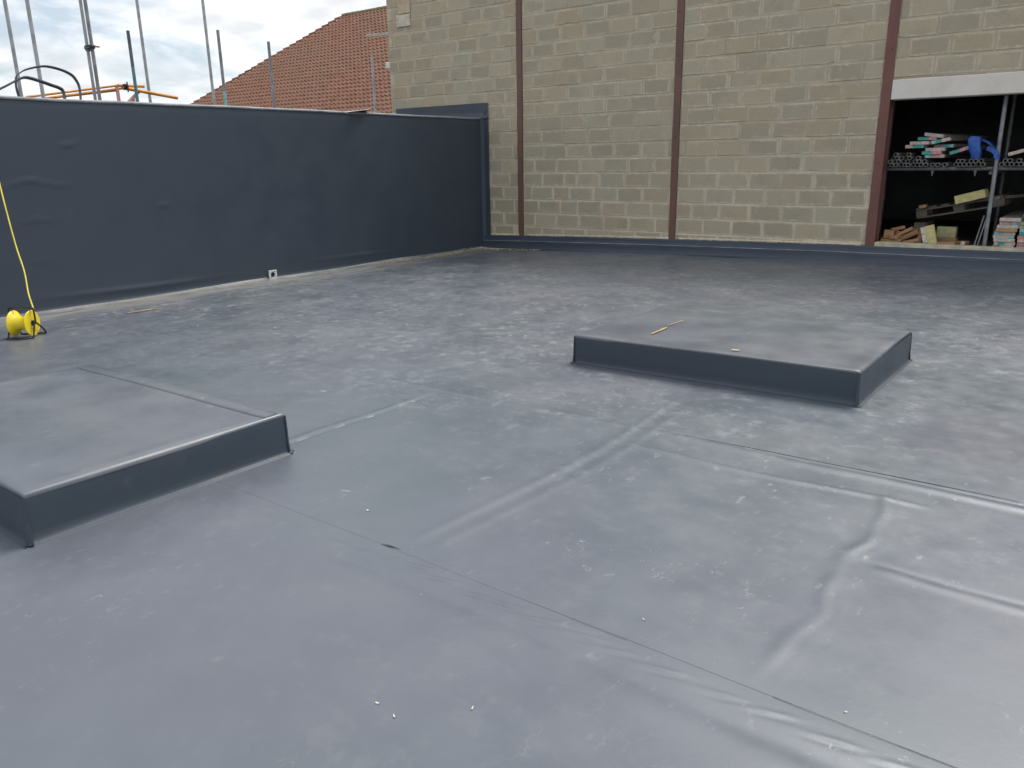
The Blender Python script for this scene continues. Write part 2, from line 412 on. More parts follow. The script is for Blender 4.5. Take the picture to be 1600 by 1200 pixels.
M_GREYB = plain('weathered_board', (0.26, 0.235, 0.20), .85, var=.3, scale=9, bump=.2)
M_PALEB = plain('pale_board_end', (0.46, 0.42, 0.37), .8, var=.25, scale=25)
M_ORANGEB = plain('fresh_board_end', (0.42, 0.25, 0.12), .8, var=.2, scale=25)
def m_wood(name, a, b):
    k = NT(name); w = k.noise(4, 6, .6, vec=k.mapping((1, 6, 6))); col = k.mix(k.ramp(w, .3, .7), a, b); k.bump(w, .2, .004); return k.done(col, .8)
M_TIMBER = m_wood('offcut_timber', (0.30, 0.165, 0.08), (0.44, 0.26, 0.13))
M_TIMBER2 = m_wood('dark_offcut_timber', (0.20, 0.115, 0.06), (0.31, 0.18, 0.09))
M_PALLET = m_wood('pallet_timber', (0.085, 0.072, 0.06), (0.15, 0.13, 0.105))
M_INSUL = plain('insulation_foam', (0.60, 0.53, 0.25), .85, var=.12, scale=18, bump=.1)
M_INSULD = plain('old_insulation_foam', (0.33, 0.31, 0.17), .85, var=.15, scale=14, bump=.1)
M_FOIL = plain('printed_foil', (0.55, 0.52, 0.43), .5, var=.5, scale=30)
M_BLUE = plain('blue_plastic', (0.012, 0.085, 0.36), .4, var=.3, scale=8)
M_YELLOW = plain('reel_yellow', (0.80, 0.62, 0.02), .38, var=.08, scale=9)
M_CABLE = plain('cable_yellow', (0.62, 0.53, 0.06), .45, var=.12, scale=9)
M_BLACK = plain('black_frame', (0.018, 0.018, 0.02), .42, var=.2)
M_WHITE = plain('white_plastic', (0.70, 0.71, 0.70), .5, var=.08)
M_ORANGE = plain('orange_paint', (0.62, 0.27, 0.045), .5, var=.25, scale=6)
M_SALMON = plain('salmon_paint', (0.62, 0.36, 0.34), .6, var=.15)
M_STRAP = plain('grey_strap', (0.085, 0.09, 0.098), .5, var=.25)
M_CHIP = plain('pale_chip', (0.62, 0.60, 0.52), .8, var=.2, scale=30)
M_CHIPY = plain('yellow_chip', (0.50, 0.45, 0.30), .8, var=.2, scale=30)
M_STICK = plain('yellow_splinter', (0.40, 0.30, 0.15), .8, var=.25, scale=20)
M_DUST = plain('sawdust', (0.50, 0.46, 0.35), .95, var=.3, scale=30)
def m_tile():
    k = NT('clay_tile'); n = k.noise(0.55, 5, .6); n2 = k.noise(7, 6, .65); w = k.n('ShaderNodeTexWhiteNoise', noise_dimensions='3D')
    g = k.n('ShaderNodeNewGeometry')
    sn = k.n('ShaderNodeVectorMath', operation='SNAP'); sn.inputs[1].default_value = (.30, .27, .2)
    k.t.links.new(g.outputs['Position'], sn.inputs[0]); k.t.links.new(sn.outputs[0], w.inputs['Vector'])
    col = k.mix(w.outputs['Value'], (0.180, 0.086, 0.056), (0.245, 0.116, 0.075))
    pos = k.n('ShaderNodeTexNoise'); pos.inputs['Scale'].default_value = .35; pos.inputs['Detail'].default_value = 5; k.t.links.new(g.outputs['Position'], pos.inputs['Vector'])
    col = k.mix(k.ramp(pos.outputs['Fac'], .42, .66, 0, .5), col, (0.19, 0.118, 0.075))
    col = k.mix(k.ramp(n2, .55, .75, 0, .4), col, (0.20, 0.14, 0.095)); return k.done(col, .85)
M_TILE = m_tile()
M_RIDGE = plain('lichen_ridge_tile', (0.20, 0.165, 0.105), .9, var=.25, scale=5)
M_BRICKW = plain('house_brick', (0.28, 0.15, 0.10), .9, var=.2, scale=3)
M_UNDER = plain('roof_underlay', (0.07, 0.045, 0.035), .95)

# ------------------------------------------------------------------ setting: ground and flat roof
mb = MB(); mb.add([(-1500, -1500, -3.6), (1500, -1500, -3.6), (1500, 1500, -3.6), (-1500, 1500, -3.6)], [(0, 1, 2, 3)])
tag(mb.build('ground', M_GROUND), kind='structure')

mb = MB(); mb.box((6.9, -8.2, -1.83), (14.2, 16.8, 3.5))
flat_roof = tag(mb.build('flat_roof', M_GROUND), kind='structure')

def gs(d, s): return np.exp(-(d / s) ** 2)
def relief(x, y):
    h = 0.0030 * wob(x, y, 1.3) + 0.0010 * wob(x, y, 5.0, off=7)
    # lap at y = -7.6: welded ridge with a groove behind it
    m = smoothstep(4.3, 5.0, x) * (0.45 + 0.55 * smoothstep(6.5, 8.6, x))
    yw = y + 7.61 + 0.012 * np.sin(x * 2.3) + 0.006 * np.sin(x * 7.1)
    h = h + m * (0.0070 * gs(yw + 0.055, 0.034) - 0.003 * gs(yw + 0.008, 0.012))
    # board edge telegraphing through, y = -7.89
    m = smoothstep(7.2, 7.7, x) * smoothstep(8.86, 8.74, x)
    h = h + m * 0.0064 * gs(y + 7.89 + 0.02 * np.sin(x * 4 + 1), 0.020)
    # x = 8.69
    m = smoothstep(-9.42, -9.1, y) * smoothstep(-7.80, -7.92, y)
    xw = x - 8.69 - 0.018 * np.sin(y * 9.0) - 0.008 * np.sin(y * 21)
    h = h + m * (.0045 + .0040 * smoothstep(-8.9, -8.1, y)) * (gs(xw, 0.024) + .25 * gs(xw - .05, .02)) * (0.75 + 0.25 * np.sin(y * 15 + 1))
    # y = -8.48 right of it
    m = smoothstep(8.72, 8.85, x)
    yw = y + 8.485 + 0.015 * np.sin(x * 5)
    h = h + m * (0.0034 * gs(yw + .02, 0.024) - 0.003 * gs(yw - .02, 0.016))
    # x = 7.4 : two soft parallel folds
    m = smoothstep(-9.36, -9.15, y) * smoothstep(-6.9, -7.3, y)
    xw = x - 7.40 + 0.03 * np.sin(y * 2.5)
    h = h + m * (0.0036 * gs(xw + .05, 0.022) + 0.0030 * gs(xw - .06, .022) - 0.002 * gs(xw, .02))
    # x = 6.0 : crease running away from the near upstand
    m = smoothstep(-9.0, -8.9, y) * smoothstep(-7.75, -7.95, y)
    xw = x - 6.0 - 0.012 * np.sin(y * 6)
    h = h + m * (0.0065 * gs(xw + .026, .020) - 0.0055 * gs(xw - .010, .010))
    # weld ripples beside the lap at y = -9.37
    k = 0
    xx = 7.12
    rr = random.Random(4)
    while xx < 9.9:
        yc = -9.425 + rr.uniform(-.02, .012); an = math.radians(rr.uniform(9, 17)); L = rr.uniform(.055, .085); am = rr.uniform(.0018, .0030) * (1.0 if xx < 8.6 else .75)
        u = (x - xx) * math.cos(an) + (y - yc) * math.sin(an); v = -(x - xx) * math.sin(an) + (y - yc) * math.cos(an)
        h = h + am * gs(u, L) * (gs(v, .010) - .8 * gs(v + .020, .010))
        xx += rr.uniform(.11, .17)
    m = smoothstep(6.7, 7.3, x)
    h = h + m * (-0.0042 * gs(y + 9.515 + .012 * np.sin(x * 3), .038) + 0.003 * gs(y + 9.60, .05))
    # shallow dents
    for (px, py, s, a) in ((6.65, -8.2, .05, .004), (8.95, -8.2, .06, .004), (8.25, -8.9, .09, -.003), (7.9, -8.1, .1, .003), (6.9, -10.2, .16, .004), (8.0, -10.4, .2, -.004)):
        h = h + a * gs(np.hypot(x - px, y - py), s)
    return h
YB = [-16.5, -12.91, -11.14, -9.37, -7.60, 0.05]
def rng(a, b, s): n = max(2, int(round((b - a) / s)) + 1); return np.linspace(a, b, n)
for i in range(len(YB) - 1):
    y0, y1 = YB[i], YB[i + 1] + .07
    near = -11.2 < YB[i] < -7.0
    fy = 0.012 if near else (0.03 if YB[i] > -8 else .06)
    xs = np.concatenate([rng(0.0, 5.4, .05)[:-1], rng(5.4, 10.0, .014 if near else .03)[:-1], rng(10.0, 14.0, .1)])
    ys = rng(y0, y1, fy)
    if near: ys = np.unique(np.concatenate([ys, rng(max(y0, -9.62), min(y1, -9.28), .005), rng(max(y0, -7.74), min(y1, -7.5), .006)]).round(5))
    ys = ys[(ys >= y0 - 1e-6) & (ys <= y1 + 1e-6)]
    X, Y = np.meshgrid(xs, ys, indexing='ij')
    stp = .0040 * (.06 + .94 * smoothstep(6.9, 8.9, X)) if abs(y0 + 7.6) < .01 else (.0006 * smoothstep(7.4, 8.4, X) + .00002 if abs(y0 + 9.37) < .01 else .0004 + 0 * X)
    Z = zr(X) + relief(X, Y) + stp * smoothstep(y0 + .13, y0 + .03, Y) * (.55 + .45 * np.sin(X * 5.3) * np.sin(X * 2.1 + 1)) - 0.0005 * smoothstep(y1 - .10, y1 - .07, Y)
    P = np.stack([X, Y, Z], -1)
    edge = P[:, :1, :].copy(); edge[:, :, 2] -= .00015 + stp[:, :1] * 1.0
    P = np.concatenate([edge, P], 1)
    me_ = grid_mesh('membrane_sheet', P, M_FLOOR); me_.set_sharp_from_angle(angle=math.radians(40)); link('membrane_sheet', me_, flat_roof)
# gutter strip welded along the parapet foot
xs = rng(0.0, 0.70, .02); ys = rng(-16.4, -0.03, .06); X, Y = np.meshgrid(xs, ys, indexing='ij')
wid = 0.86 + .22 * smoothstep(-.5, -7.5, Y)
X = X * wid
Z = zr(X) + relief(X, Y) + .0065 + .03 * gs(X, .035) * (1 + .2 * np.sin(Y * 2.2)) + .0015 * wob(X, Y, 4., off=3)
Z[-1, :] -= .008
link('gutter_strip', grid_mesh('gutter_strip', np.stack([X, Y, Z], -1), M_FLOOR), flat_roof)
mb = MB()
for (a, b) in ((7.26, 7.31), (8.10, 8.30), (8.74, 9.4)):
    pts = [(x, -9.3715 + .002 * math.sin(x * 9), zrf(x) + float(relief(np.array(x), np.array(-9.37))) + .0022) for x in np.linspace(a, b, max(3, int((b - a) / .03)))]
    mb.tube(pts, .0006, 5)
mb.build('seam_shade_line', M_SEAMSHADE, flat_roof)  # thin tubes added to draw the shaded lap gap as a line

# ------------------------------------------------------------------ parapet: face of the higher roof beyond
PT = 2.255
parapet = empty('parapet_wall', (-1.05, -8.0, 0.0))
tag(parapet, 'long dark grey membrane clad parapet wall along the gutter', 'parapet')
mb = MB(); mb.box((-1.08, -8.2, -.70), (2.10, 16.4, 5.8)); put(mb.build('core', M_GROUND), parapet)
zs = np.concatenate([rng(-.02, .3, .015)[:-1], rng(.3, PT - .02, .03)])
PANELS = [-16.4, -12.9, -9.4, -5.95, -2.45, -0.005]
for a, b in zip(PANELS[:-1], PANELS[1:]):
    ys = rng(a, b + (.05 if b < -1 else 0), .03); Y, Z = np.meshgrid(ys, zs, indexing='ij')
    D = .0014 * wob(Y, Z, 1.1, off=5) + .0004 * wob(Y * .5, Z * 2.2, 3.2, off=13)
    rr = random.Random(int(-a * 10))
    for q in range(2):                                    # short blisters and horizontal rucks in the sheet
        yc, zc = rr.uniform(a, b), rr.uniform(.35, 2.1); L = rr.uniform(.06, .22); am = rr.uniform(.002, .005); sl = rr.uniform(-.06, .08)
        D = D + am * gs(Y - yc, L) * gs(Z - zc - sl * (Y - yc), rr.uniform(.010, .018))
    for (yc, zc, L, am) in ((-7.45, 1.385, .3, .011), (-7.05, 1.80, .10, .011), (-7.5, .985, .16, .008), (-6.05, 1.06, .07, .007)):
        D = D + am * gs(Y - yc, L) * gs(Z - zc - .03 * np.sin(Y * 9), .014)
    D = D + .012 * gs(Z - .16 - .02 * np.sin(Y * 1.3), .03) * smoothstep(-2.0, -3.4, Y) * (0.55 + .45 * np.sin(Y * 1.7)) ** 2   # slack roll above the foot weld
    D = D + .030 * gs(Z, .03) - .010 * smoothstep(PT - .10, PT, Z)
    D = D + .003 * smoothstep(b + .0, b + .01, Y)
    P = np.stack([D - .004, Y, Z], -1)
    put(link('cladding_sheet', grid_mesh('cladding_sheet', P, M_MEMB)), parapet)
# folded top edge trim
xs = [(-.30, 0.0), (-.02, .002), (-.004, -.003), (.0035, -.012), (.004, -.030), (-.008, -.032)]
ys = rng(-16.4, -.01, .12); P = np.zeros((len(xs), len(ys), 3))
for i, (a, b) in enumerate(xs):
    P[i, :, 0] = a + .002 * np.sin(ys * 3.1); P[i, :, 1] = ys; P[i, :, 2] = PT + .004 + b + .004 * np.sin(ys * 1.1) + .002 * np.sin(ys * 4.7)
put(link('edge_trim', grid_mesh('edge_trim', P, M_TRIM, smooth=False)), parapet)
mb = MB(); mb.box((-1.2, -8.2, PT - .035), (1.8, 16.35, .06)); put(mb.build('top_deck', M_MEMB), parapet)
# lifted corner of the top sheet, dark underneath
P = np.zeros((9, 13, 3))
for i in range(9):
    for j in range(13):
        u, v = i / 8, j / 12; y = -3.05 + .46 * v
        out = .115 * u * math.sin(math.pi * min(1, v * 1.12 + .02)) ** .6
        P[i, j] = (-.12 * (1 - u) + out, y, PT + .010 + .035 * u * v + .022 * math.sin(u * 2.6) * v - .012 * u * (1 - v))
put(link('lifted_flap', grid_mesh('lifted_flap', P, M_MEMB)), parapet)
P2 = P.copy(); P2[..., 2] += .0025
put(link('lifted_flap', grid_mesh('lifted_flap', P2, M_LINTEL)), parapet)['label'] = 'pale top side of the lifted flap'

# upstand of that higher roof against the block wall, with its end turned down at the corner
fl = empty('wall_flashing', (-1.0, -.02, PT))
tag(fl, 'blue grey membrane flashing against the block wall above the parapet corner', 'flashing')
ys_ = rng(-2.1, .155, .05); zs_ = rng(PT - .02, PT + .245, .03); X, Z = np.meshgrid(ys_, zs_, indexing='ij')
Yv = -.026 - .003 * wob(X, Z, 4., off=9) - .03 * gs(Z - PT, .04)
put(link('upstand_sheet', grid_mesh('upstand_sheet', np.stack([X, Yv, Z], -1), M_MEMB)), fl)
xs_ = rng(-.01, .155, .03); zs_ = rng(.14, PT - .0, .05); X, Z = np.meshgrid(xs_, zs_, indexing='ij')
Yv = -.022 - .002 * wob(X, Z, 4., off=2) - .035 * gs(X, .03) + .004 * gs(X - .155, .01)
put(link('corner_strip', grid_mesh('corner_strip', np.stack([X, Yv, Z], -1), M_MEMB)), fl)
mb = MB(); mb.rbox((.085, -.030, PT + .05), (.035, .03, .13), .008); put(mb.build('corner_fold', M_MEMB), fl)

# ------------------------------------------------------------------ kerb upstand along the block wall
kerb = empty('wall_kerb', (6.9, -.05, .15))
tag(kerb, 'low dark membrane kerb running along the foot of the block wall', 'kerb')
def kerb_run(name, prof, m, x0=0.0, x1=14.0, seed=0):
    xs_ = rng(x0, x1, .06); P = np.zeros((len(prof), len(xs_), 3))
    for i, (y, z) in enumerate(prof):
        bul = sum(gs(xs_ - px, .10) for px in (.83, 3.74, 6.6, 9.46)) * .010
        P[i, :, 0] = xs_; P[i, :, 1] = y - bul + .0025 * wob(xs_, xs_ * 0 + i * .3, 3.0, off=seed); P[i, :, 2] = zr(xs_) * .92 + z + .0022 * wob(xs_, xs_ * 0, 1.7, off=seed + 4)
    put(link(name, grid_mesh(name, P, m, flip=True)), kerb)
kerb_run('lower_sheet', [(-.20, .006), (-.105, .008), (-.082, .016), (-.068, .04), (-.062, .10), (-.060, .128), (-.056, .136), (-.048, .140), (-.030, .140)], M_MEMB, 0.002)
kerb_run('weld_line', [(-.060, .1335), (-.0635, .137), (-.061, .1425), (-.044, .1445)], M_TRIM, .004, seed=3)
kerb_run('upper_sheet', [(-.048, .140), (-.040, .150), (-.036, .20), (-.033, .222), (-.028, .230), (-.010, .232), (.02, .232)], M_MEMB, .003, seed=6)

# ------------------------------------------------------------------ block wall
WT = 4.75
POSTS = [.84, 3.74, 6.605, 9.47]
OPX = (6.665, 9.41); OPZ = (.40, 2.20); LT = 2.435
wall = empty('block_wall', (5.0, .1, .0))
tag(wall, 'tall beige concrete block wall with red steel posts and an open bay', 'wall')
mb = MB()
def mbox(x0, x1, z0, z1, y0=.006, y1=.215): mb.box(((x0 + x1) / 2, (y0 + y1) / 2, (z0 + z1) / 2), (x1 - x0, y1 - y0, z1 - z0))
mbox(-2.235, .79, -3.6, WT); mbox(.89, 3.69, -.2, WT); mbox(3.79, 6.555, -.2, WT); mbox(6.655, 9.42, LT + .002, WT); mbox(9.52, 12.6, -.2, WT); mbox(6.655, 9.42, -.2, .37)
put(mb.build('mortar', M_MORTAR), wall)
blocks = []
Z0 = .435 - .225
def lay(x0, x1, zlo, zhi, seed, shift):
    rr = random.Random(seed); k = 0
    while True:
        z = Z0 + .225 * k
        if z + .1 > zhi: break
        if z + .215 > zlo:
            rag = 1.0 if z > 1.5 else .45
            x = x0 + (.0 if (k + shift) % 2 == 0 else -.225) + rr.uniform(-.03, .03) * rag - rr.choice((0, 0, .11)) * rag
            while x < x1 - .02:
                L = .44 + rr.uniform(-.012, .012)
                if rr.random() < .06 * rag: L *= rr.choice((.5, .72))
                a, b = max(x, x0 + .006), min(x + L, x1 - .006)
                if b - a > .045:
                    zb, zt = max(z + rr.uniform(-.003, .004) * rag, zlo), min(z + .2105 + rr.uniform(-.005, .005) * rag, zhi)
                    blocks.append((a, b, zb, zt, rr.uniform(-.006, .004) * rag, rr.uniform(-.012, .012) * rag))
                x += L + rr.choice((.012, .015, .020)) + rr.uniform(-.003, .004) * rag
        k += 1
lay(-2.23, .785, PT - .02, WT - .02, 1, 0); lay(.0, .785, .22, PT - .03, 2, 1); lay(.895, 3.685, .20, WT - .02, 3, 0); lay(3.795, 6.55, .20, WT - .02, 4, 1)
lay(6.66, 9.415, LT + .012, WT - .02, 5, 0); lay(9.525, 12.58, .2, WT - .02, 6, 1)
def block_mesh(L, H, rr):
    """front-facing block with ragged, chamfered arrises; local origin bottom-left, front at y=0"""
    c = .005; m = MB(); J = lambda s_: rr.uniform(-s_, s_)
    chip = rr.randrange(12) if rr.random() < .35 else -1
    per = [(u, 0) for u in (0, .25, .5, .75)] + [(1, v) for v in (0, .5)] + [(u, 1) for u in (1, .75, .5, .25)] + [(0, v) for v in (1, .5)]
    fr, bk = [], []
    for i, (u, v) in enumerate(per):
        j = rr.uniform(0, .004) + (.016 if i == chip else 0); sx = 1 if u == 0 else (-1 if u == 1 else 0); sz = 1 if v == 0 else (-1 if v == 1 else 0)
        jx = J(.03) if 0 < u < 1 else 0
        fr.append((u * L + sx * (c + j) + jx, J(.0015), v * H + sz * (c + j))); bk.append((u * L + jx + sx * J(.002), .014, v * H + sz * J(.0022)))
    m.add(fr + bk + [(L * .5, J(.0012), H * .5)], [(k, (k + 1) % 12, 24) for k in range(12)] + [(12 + k, 12 + (k + 1) % 12, (k + 1) % 12, k) for k in range(12)])
    return m
def tint(me, vals):
    a_ = me.attributes.new('tint', 'FLOAT', 'POINT'); a_.data.foreach_set('value', np.array(vals, dtype=np.float32)); return me
# blocks the photograph shows come first, everything above or beside it is joined
def shown(b):
    x, z = (b[0] + b[1]) / 2, (b[2] + b[3]) / 2
    top = 4.42 - .165 * (x + 2.15) if x < 3.7 else 3.70 - .118 * (x - 3.7)
    return b[0] < 8.3 and b[2] < top
vis = [b for b in blocks if shown(b)]
vis.sort(key=lambda b: -(b[1] - b[0]) * (b[3] - b[2]) / ((9.29 - b[0]) ** 2 * .35 + 125))
rest = vis[300:] + [b for b in blocks if not shown(b)]
rr = random.Random(21)
for (a, b, z0, z1, dy, rz) in vis[:300]:
    me = tint(block_mesh(b - a, z1 - z0, rr).mesh('block', M_BLOCK, smooth=25), [rr.random()] * 25)
    o = link('block', me); o.location = (a, dy, z0); o.rotation_euler = (rr.uniform(-.012, .012), 0, rz * .6); put(o, wall)
mb = MB(); tv = []
for (a, b, z0, z1, dy, rz) in rest:
    tv += [rr.random()] * 25
    q = block_mesh(b - a, z1 - z0, rr); mb.add([(x + a, y + dy, z + z0) for (x, y, z) in q.v], q.f)
o = tint(mb.mesh('block_courses', M_BLOCK, smooth=25), tv); o = put(link('block_courses', o), wall); o['kind'] = 'stuff'
# patched light blocks at the wall's free end
mb = MB(); mb.rbox((-1.80, -.012, 4.01), (.34, .03, .20), .006); put(mb.build('patch', M_CREAM), wall)
mb = MB(); mb.rbox((-1.77, -.010, 4.235), (.30, .03, .22), .006); put(mb.build('patch', M_PEACH), wall)
mb = MB(); xs_ = rng(.16, 6.5, .08)
for x in xs_[:-1]:
    if any(abs(x - p_) < .11 for p_ in POSTS): continue
    zt = zrf(x) * .92 + .232
    mb.rbox((x + .04, -.008 + rr.uniform(-.003, .003), zt + .012), (.085, .03, .030 + rr.uniform(-.008, .012)), .008)
o = put(mb.build('mortar_fillet', M_MORTAR, smooth=40), wall)
mb = MB(); mb.rbox((8.035, .06, .408), (2.74, .17, .062), .005); put(mb.build('sill', M_SILL), wall)

# steel stanchions
for i, px in enumerate(POSTS):
    mt = M_OXIDE if i >= 2 else M_OXIDE2
    p_ = empty('steel_post', (px, 0, .3))
    tag(p_, ['brown rusty steel post in the block wall nearest the parapet', 'brown rusty steel post between the two wide block panels', 'red oxide steel post beside the open storage bay', 'red oxide steel post at the far end of the storage bay'][i], 'post', 'steel posts in the block wall')
    zb = zrf(px) * .92 + .225 - .04
    mb = MB(); mb.rbox((px, -.012, (zb + WT) / 2), (.105 if i < 2 else .115, .012, WT - zb), .002); fo = put(mb.build('front_flange', mt), p_)
    mb = MB(); mb.box((px, .097, (zb + WT) / 2), (.010, .196, WT - zb)); put(mb.build('web', mt), p_)
    mb = MB(); mb.box((px, .204, (zb + WT) / 2), (.105, .012, WT - zb)); put(mb.build('back_flange', mt), p_)
    for z in (1.36, 1.92, 2.9, 3.6):
        mb = MB(); mb.lathe([(0, .011), (.007, .011), (.009, .008)], (px + random.uniform(-.02, .02), -.018, z + random.uniform(-.1, .1)), (0, -1, 0), 6); mb.build('bolt', mt, fo)
mb = MB()
mb.rbox(((OPX[0] + OPX[1]) / 2, .10, (OPZ[1] + LT) / 2), (OPX[1] - OPX[0], .235, LT - OPZ[1]), .008)
lin = mb.build('lintel', M_LINTEL); tag(lin, 'pale painted concrete lintel spanning the open storage bay', 'lintel')

# small fixings at the wall's free end
mb = MB(); mb.rbox((-2.30, .06, 3.29), (.125, .09, .115), .01); o = mb.build('junction_box', M_WHITE)
tag(o, 'small white square box fixed to the free end of the block wall', 'box')
mb = MB(); mb.rbox((-2.85, .62, 3.955), (1.25, .05, .055), .004, Matrix.Rotation(.042, 3, 'Y')); o = mb.build('timber_rail', M_PALEB)
tag(o, 'pale rail sticking out behind the block wall in front of the tiles', 'rail')

# ------------------------------------------------------------------ store room behind the opening
sr = empty('store_room', (8, 2.2, .38)); sr['kind'] = 'structure'
def wallbox(name, c, d, m): mb = MB(); mb.box(c, d); put(mb.build(name, m), sr)
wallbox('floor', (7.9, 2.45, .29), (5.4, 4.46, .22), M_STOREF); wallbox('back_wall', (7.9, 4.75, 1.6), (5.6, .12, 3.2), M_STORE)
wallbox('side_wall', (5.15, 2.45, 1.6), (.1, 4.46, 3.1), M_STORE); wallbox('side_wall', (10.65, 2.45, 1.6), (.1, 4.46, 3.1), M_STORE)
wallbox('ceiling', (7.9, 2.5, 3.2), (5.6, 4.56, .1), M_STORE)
FZ = .402

rack = empty('storage_rack', (7.9, 1.0, FZ)); tag(rack, 'grey scaffold tube rack with one shelf level inside the storage bay', 'rack')
LZ = 1.361
def tubepart(name, p0, p1, r, m, par, n=12): mb = MB(); mb.tube([p0, p1], r, n); return put(mb.build(name, m, smooth=40), par)
for (x, y) in ((7.885, .245), (9.55, .245), (6.35, .30), (7.80, 1.75), (9.5, 1.75), (6.3, 1.75)): tubepart('upright', (x, y, FZ), (x, y, 2.72), .0242, M_GALVD, rack)
for y in (.30, 1.69): tubepart('ledger', (6.2, y, LZ), (9.62, y, LZ), .0242, M_RACK, rack)
for x in (7.83, 9.5): tubepart('transom', (x, .33, LZ - .05), (x, 1.8, LZ - .05), .0242, M_RACK, rack)
for x in (7.185, 7.665):
    mb = MB(); mb.lathe([(0, .022), (.035, .014), (.075, .004)], (x, .30, LZ - .018), (0, 0, -1), 8); put(mb.build('coupler_tail', M_RACK), rack)

# scaffold tubes lying on the ledgers, ends to the opening
mb = MB(); mb.pipe((0, 0, 0), (0, 2.1, 0), .0242, .0196, 16); tube_me = mb.mesh('scaffold_tube', M_PIPE, smooth=40)
rr = random.Random(9); D = .0487; base = LZ + .0242 + .0244
spots = [(6.685 + D * i, 0) for i in range(10)] + [(7.20, 0), (7.262, 0), (7.345, 0)] + [(7.46 + D * i, 0) for i in range(7)] + [(7.955 + D * i, 0) for i in range(12)]
spots += [(6.71 + D * i, 1) for i in range(9) if i not in (5,)] + [(6.734 + D * i, 2) for i in range(7) if i not in (3, 5)] + [(6.76 + D * 3, 3), (6.76, 3)]
spots += [(7.484 + D * i, 1) for i in (0, 1, 3, 4, 5)] + [(7.98 + D * i, 1) for i in (0, 1, 3, 6, 7)]
for (x, lv) in spots:
    o = link('scaffold_tube', tube_me); o.location = (x, .16 + rr.uniform(-.05, .05), base + lv * .0423); o.rotation_euler = (0, rr.uniform(0, 3), 0)
    tag(o, 'grey scaffold tube lying end on in the pile on the rack shelf', 'tube', 'scaffold tubes piled on the rack shelf')

def board(x, z, y, roll, label, cols, yaw=0.0, L=1.9, w=.222, t=.038, group=None):
    o = empty('scaffold_board', (x, y, z)); tag(o, label, 'board', group)
    mb = MB(); mb.rbox((0, L / 2 + .001, 0), (w, L, t), .003); a = mb.build('plank', M_GREYB, o)
    n = len(cols); xx = -w / 2 - .0012
    for (fr, m) in cols:
        ww = (w + .0024) * fr; mb = MB(); mb.rbox((xx + ww / 2, .026, 0), (ww - .0008, .056, t + .003), .004); mb.build('end_band', m, a); xx += ww
    o.rotation_euler = (0, -roll, yaw)
    return o
T, TP, PK, PP, GB, OB, GW = M_TEAL, M_TEALP, M_PINK, M_PINKP, M_PALEB, M_ORANGEB, M_GREYB
GRP = 'boards on the rack shelf'
board(7.20, 1.513, .22, 0, 'scaffold board with pale teal and pink end, lowest of the shelf stack', [(.35, TP), (.4, PK), (.25, GB)], group=GRP)
board(7.165, 1.5535, .20, 0, 'scaffold board with half teal and half pink end in the shelf stack', [(.5, M_TEAL), (.5, PK)], group=GRP)
board(7.195, 1.594, .24, 0, 'scaffold board with dusty pink end in the shelf stack', [(.2, GB), (.6, PP), (.2, GB)], group=GRP)
board(7.275, 1.6345, .30, 0, 'scaffold board with grey and teal end set to the right in the stack', [(.5, GW), (.3, T), (.2, TP)], yaw=-.05, group=GRP)
board(6.955, 1.6345, .22, 0, 'scaffold board with pink and dark teal end sticking out over the tubes', [(.42, PP), (.58, T)], yaw=-.16, group=GRP)
board(7.01, 1.675, .20, 0, 'scaffold board with pale grey pink end above the tubes', [(.6, GB), (.4, PP)], yaw=-.12, group=GRP)
board(7.245, 1.697, .22, .20, 'scaffold board tilted on the stack with blue teal and pink end', [(.3, TP), (.25, T), (.45, PP)], yaw=-.05, group=GRP)
board(7.085, 1.728, .26, 0, 'scaffold board with bright teal and pink end high on the stack', [(.55, T), (.45, PK)], yaw=-.1, group=GRP)
board(7.16, 1.765, .24, -.15, 'scaffold board with plain grey end topmost of the shelf stack', [(1.0, GB)], yaw=-.12, group=GRP)
board(7.475, 1.578, .20, .31, 'tilted scaffold board with teal and pink end beside the blue sheet', [(.5, T), (.38, PK), (.12, GB)], group=GRP)
board(8.10, 1.553, .25, .30, 'tilted scaffold board with pink end right of the rack upright', [(.7, PP), (.3, GB)], group=GRP)
board(8.30, 1.620, .22, .05, 'scaffold board with teal end on the shelf right of the rack upright', [(.6, T), (.4, TP)], group=GRP)
board(8.285, 1.500, .24, 0, 'scaffold board with whitish end on the tubes right of the rack upright', [(1.0, GB)], group=GRP)
# blue sheet folded over the tubes
bl = empty('blue_sheet', (7.7, .3, 1.48)); tag(bl, 'blue plastic sheeting folded over the scaffold tubes on the rack', 'plastic sheet')
def rib(name, path, y, w, th, m, par): mb = MB(); mb.ribbon([(x, y, z) for (x, z) in path], (0, 1, 0), w, th); return put(mb.build(name, m, smooth=50), par)
mb = MB()
for i, (z, hx, cx, hy) in enumerate(((1.478, .052, 7.665, .05), (1.52, .058, 7.66, .055), (1.575, .070, 7.645, .05), (1.60, .064, 7.635, .058), (1.655, .073, 7.625, .05), (1.71, .074, 7.622, .045), (1.738, .058, 7.632, .03))):
    for k in range(12):
        an = 2 * math.pi * k / 12; e = lambda v: math.copysign(abs(v) ** .55, v)
        mb.v.append((cx + hx * e(math.cos(an)) + .004 * math.sin(3 * an + i), .21 + hy * e(math.sin(an)), z + .006 * math.sin(2 * an + i)))
for i in range(6):
    for k in range(12): mb.f.append((i * 12 + k, i * 12 + (k + 1) % 12, i * 12 + 12 + (k + 1) % 12, i * 12 + 12 + k))
mb.f += [tuple(reversed(range(12))), tuple(range(72, 84))]
put(mb.build('hanging_fold', M_BLUE, smooth=50), bl)
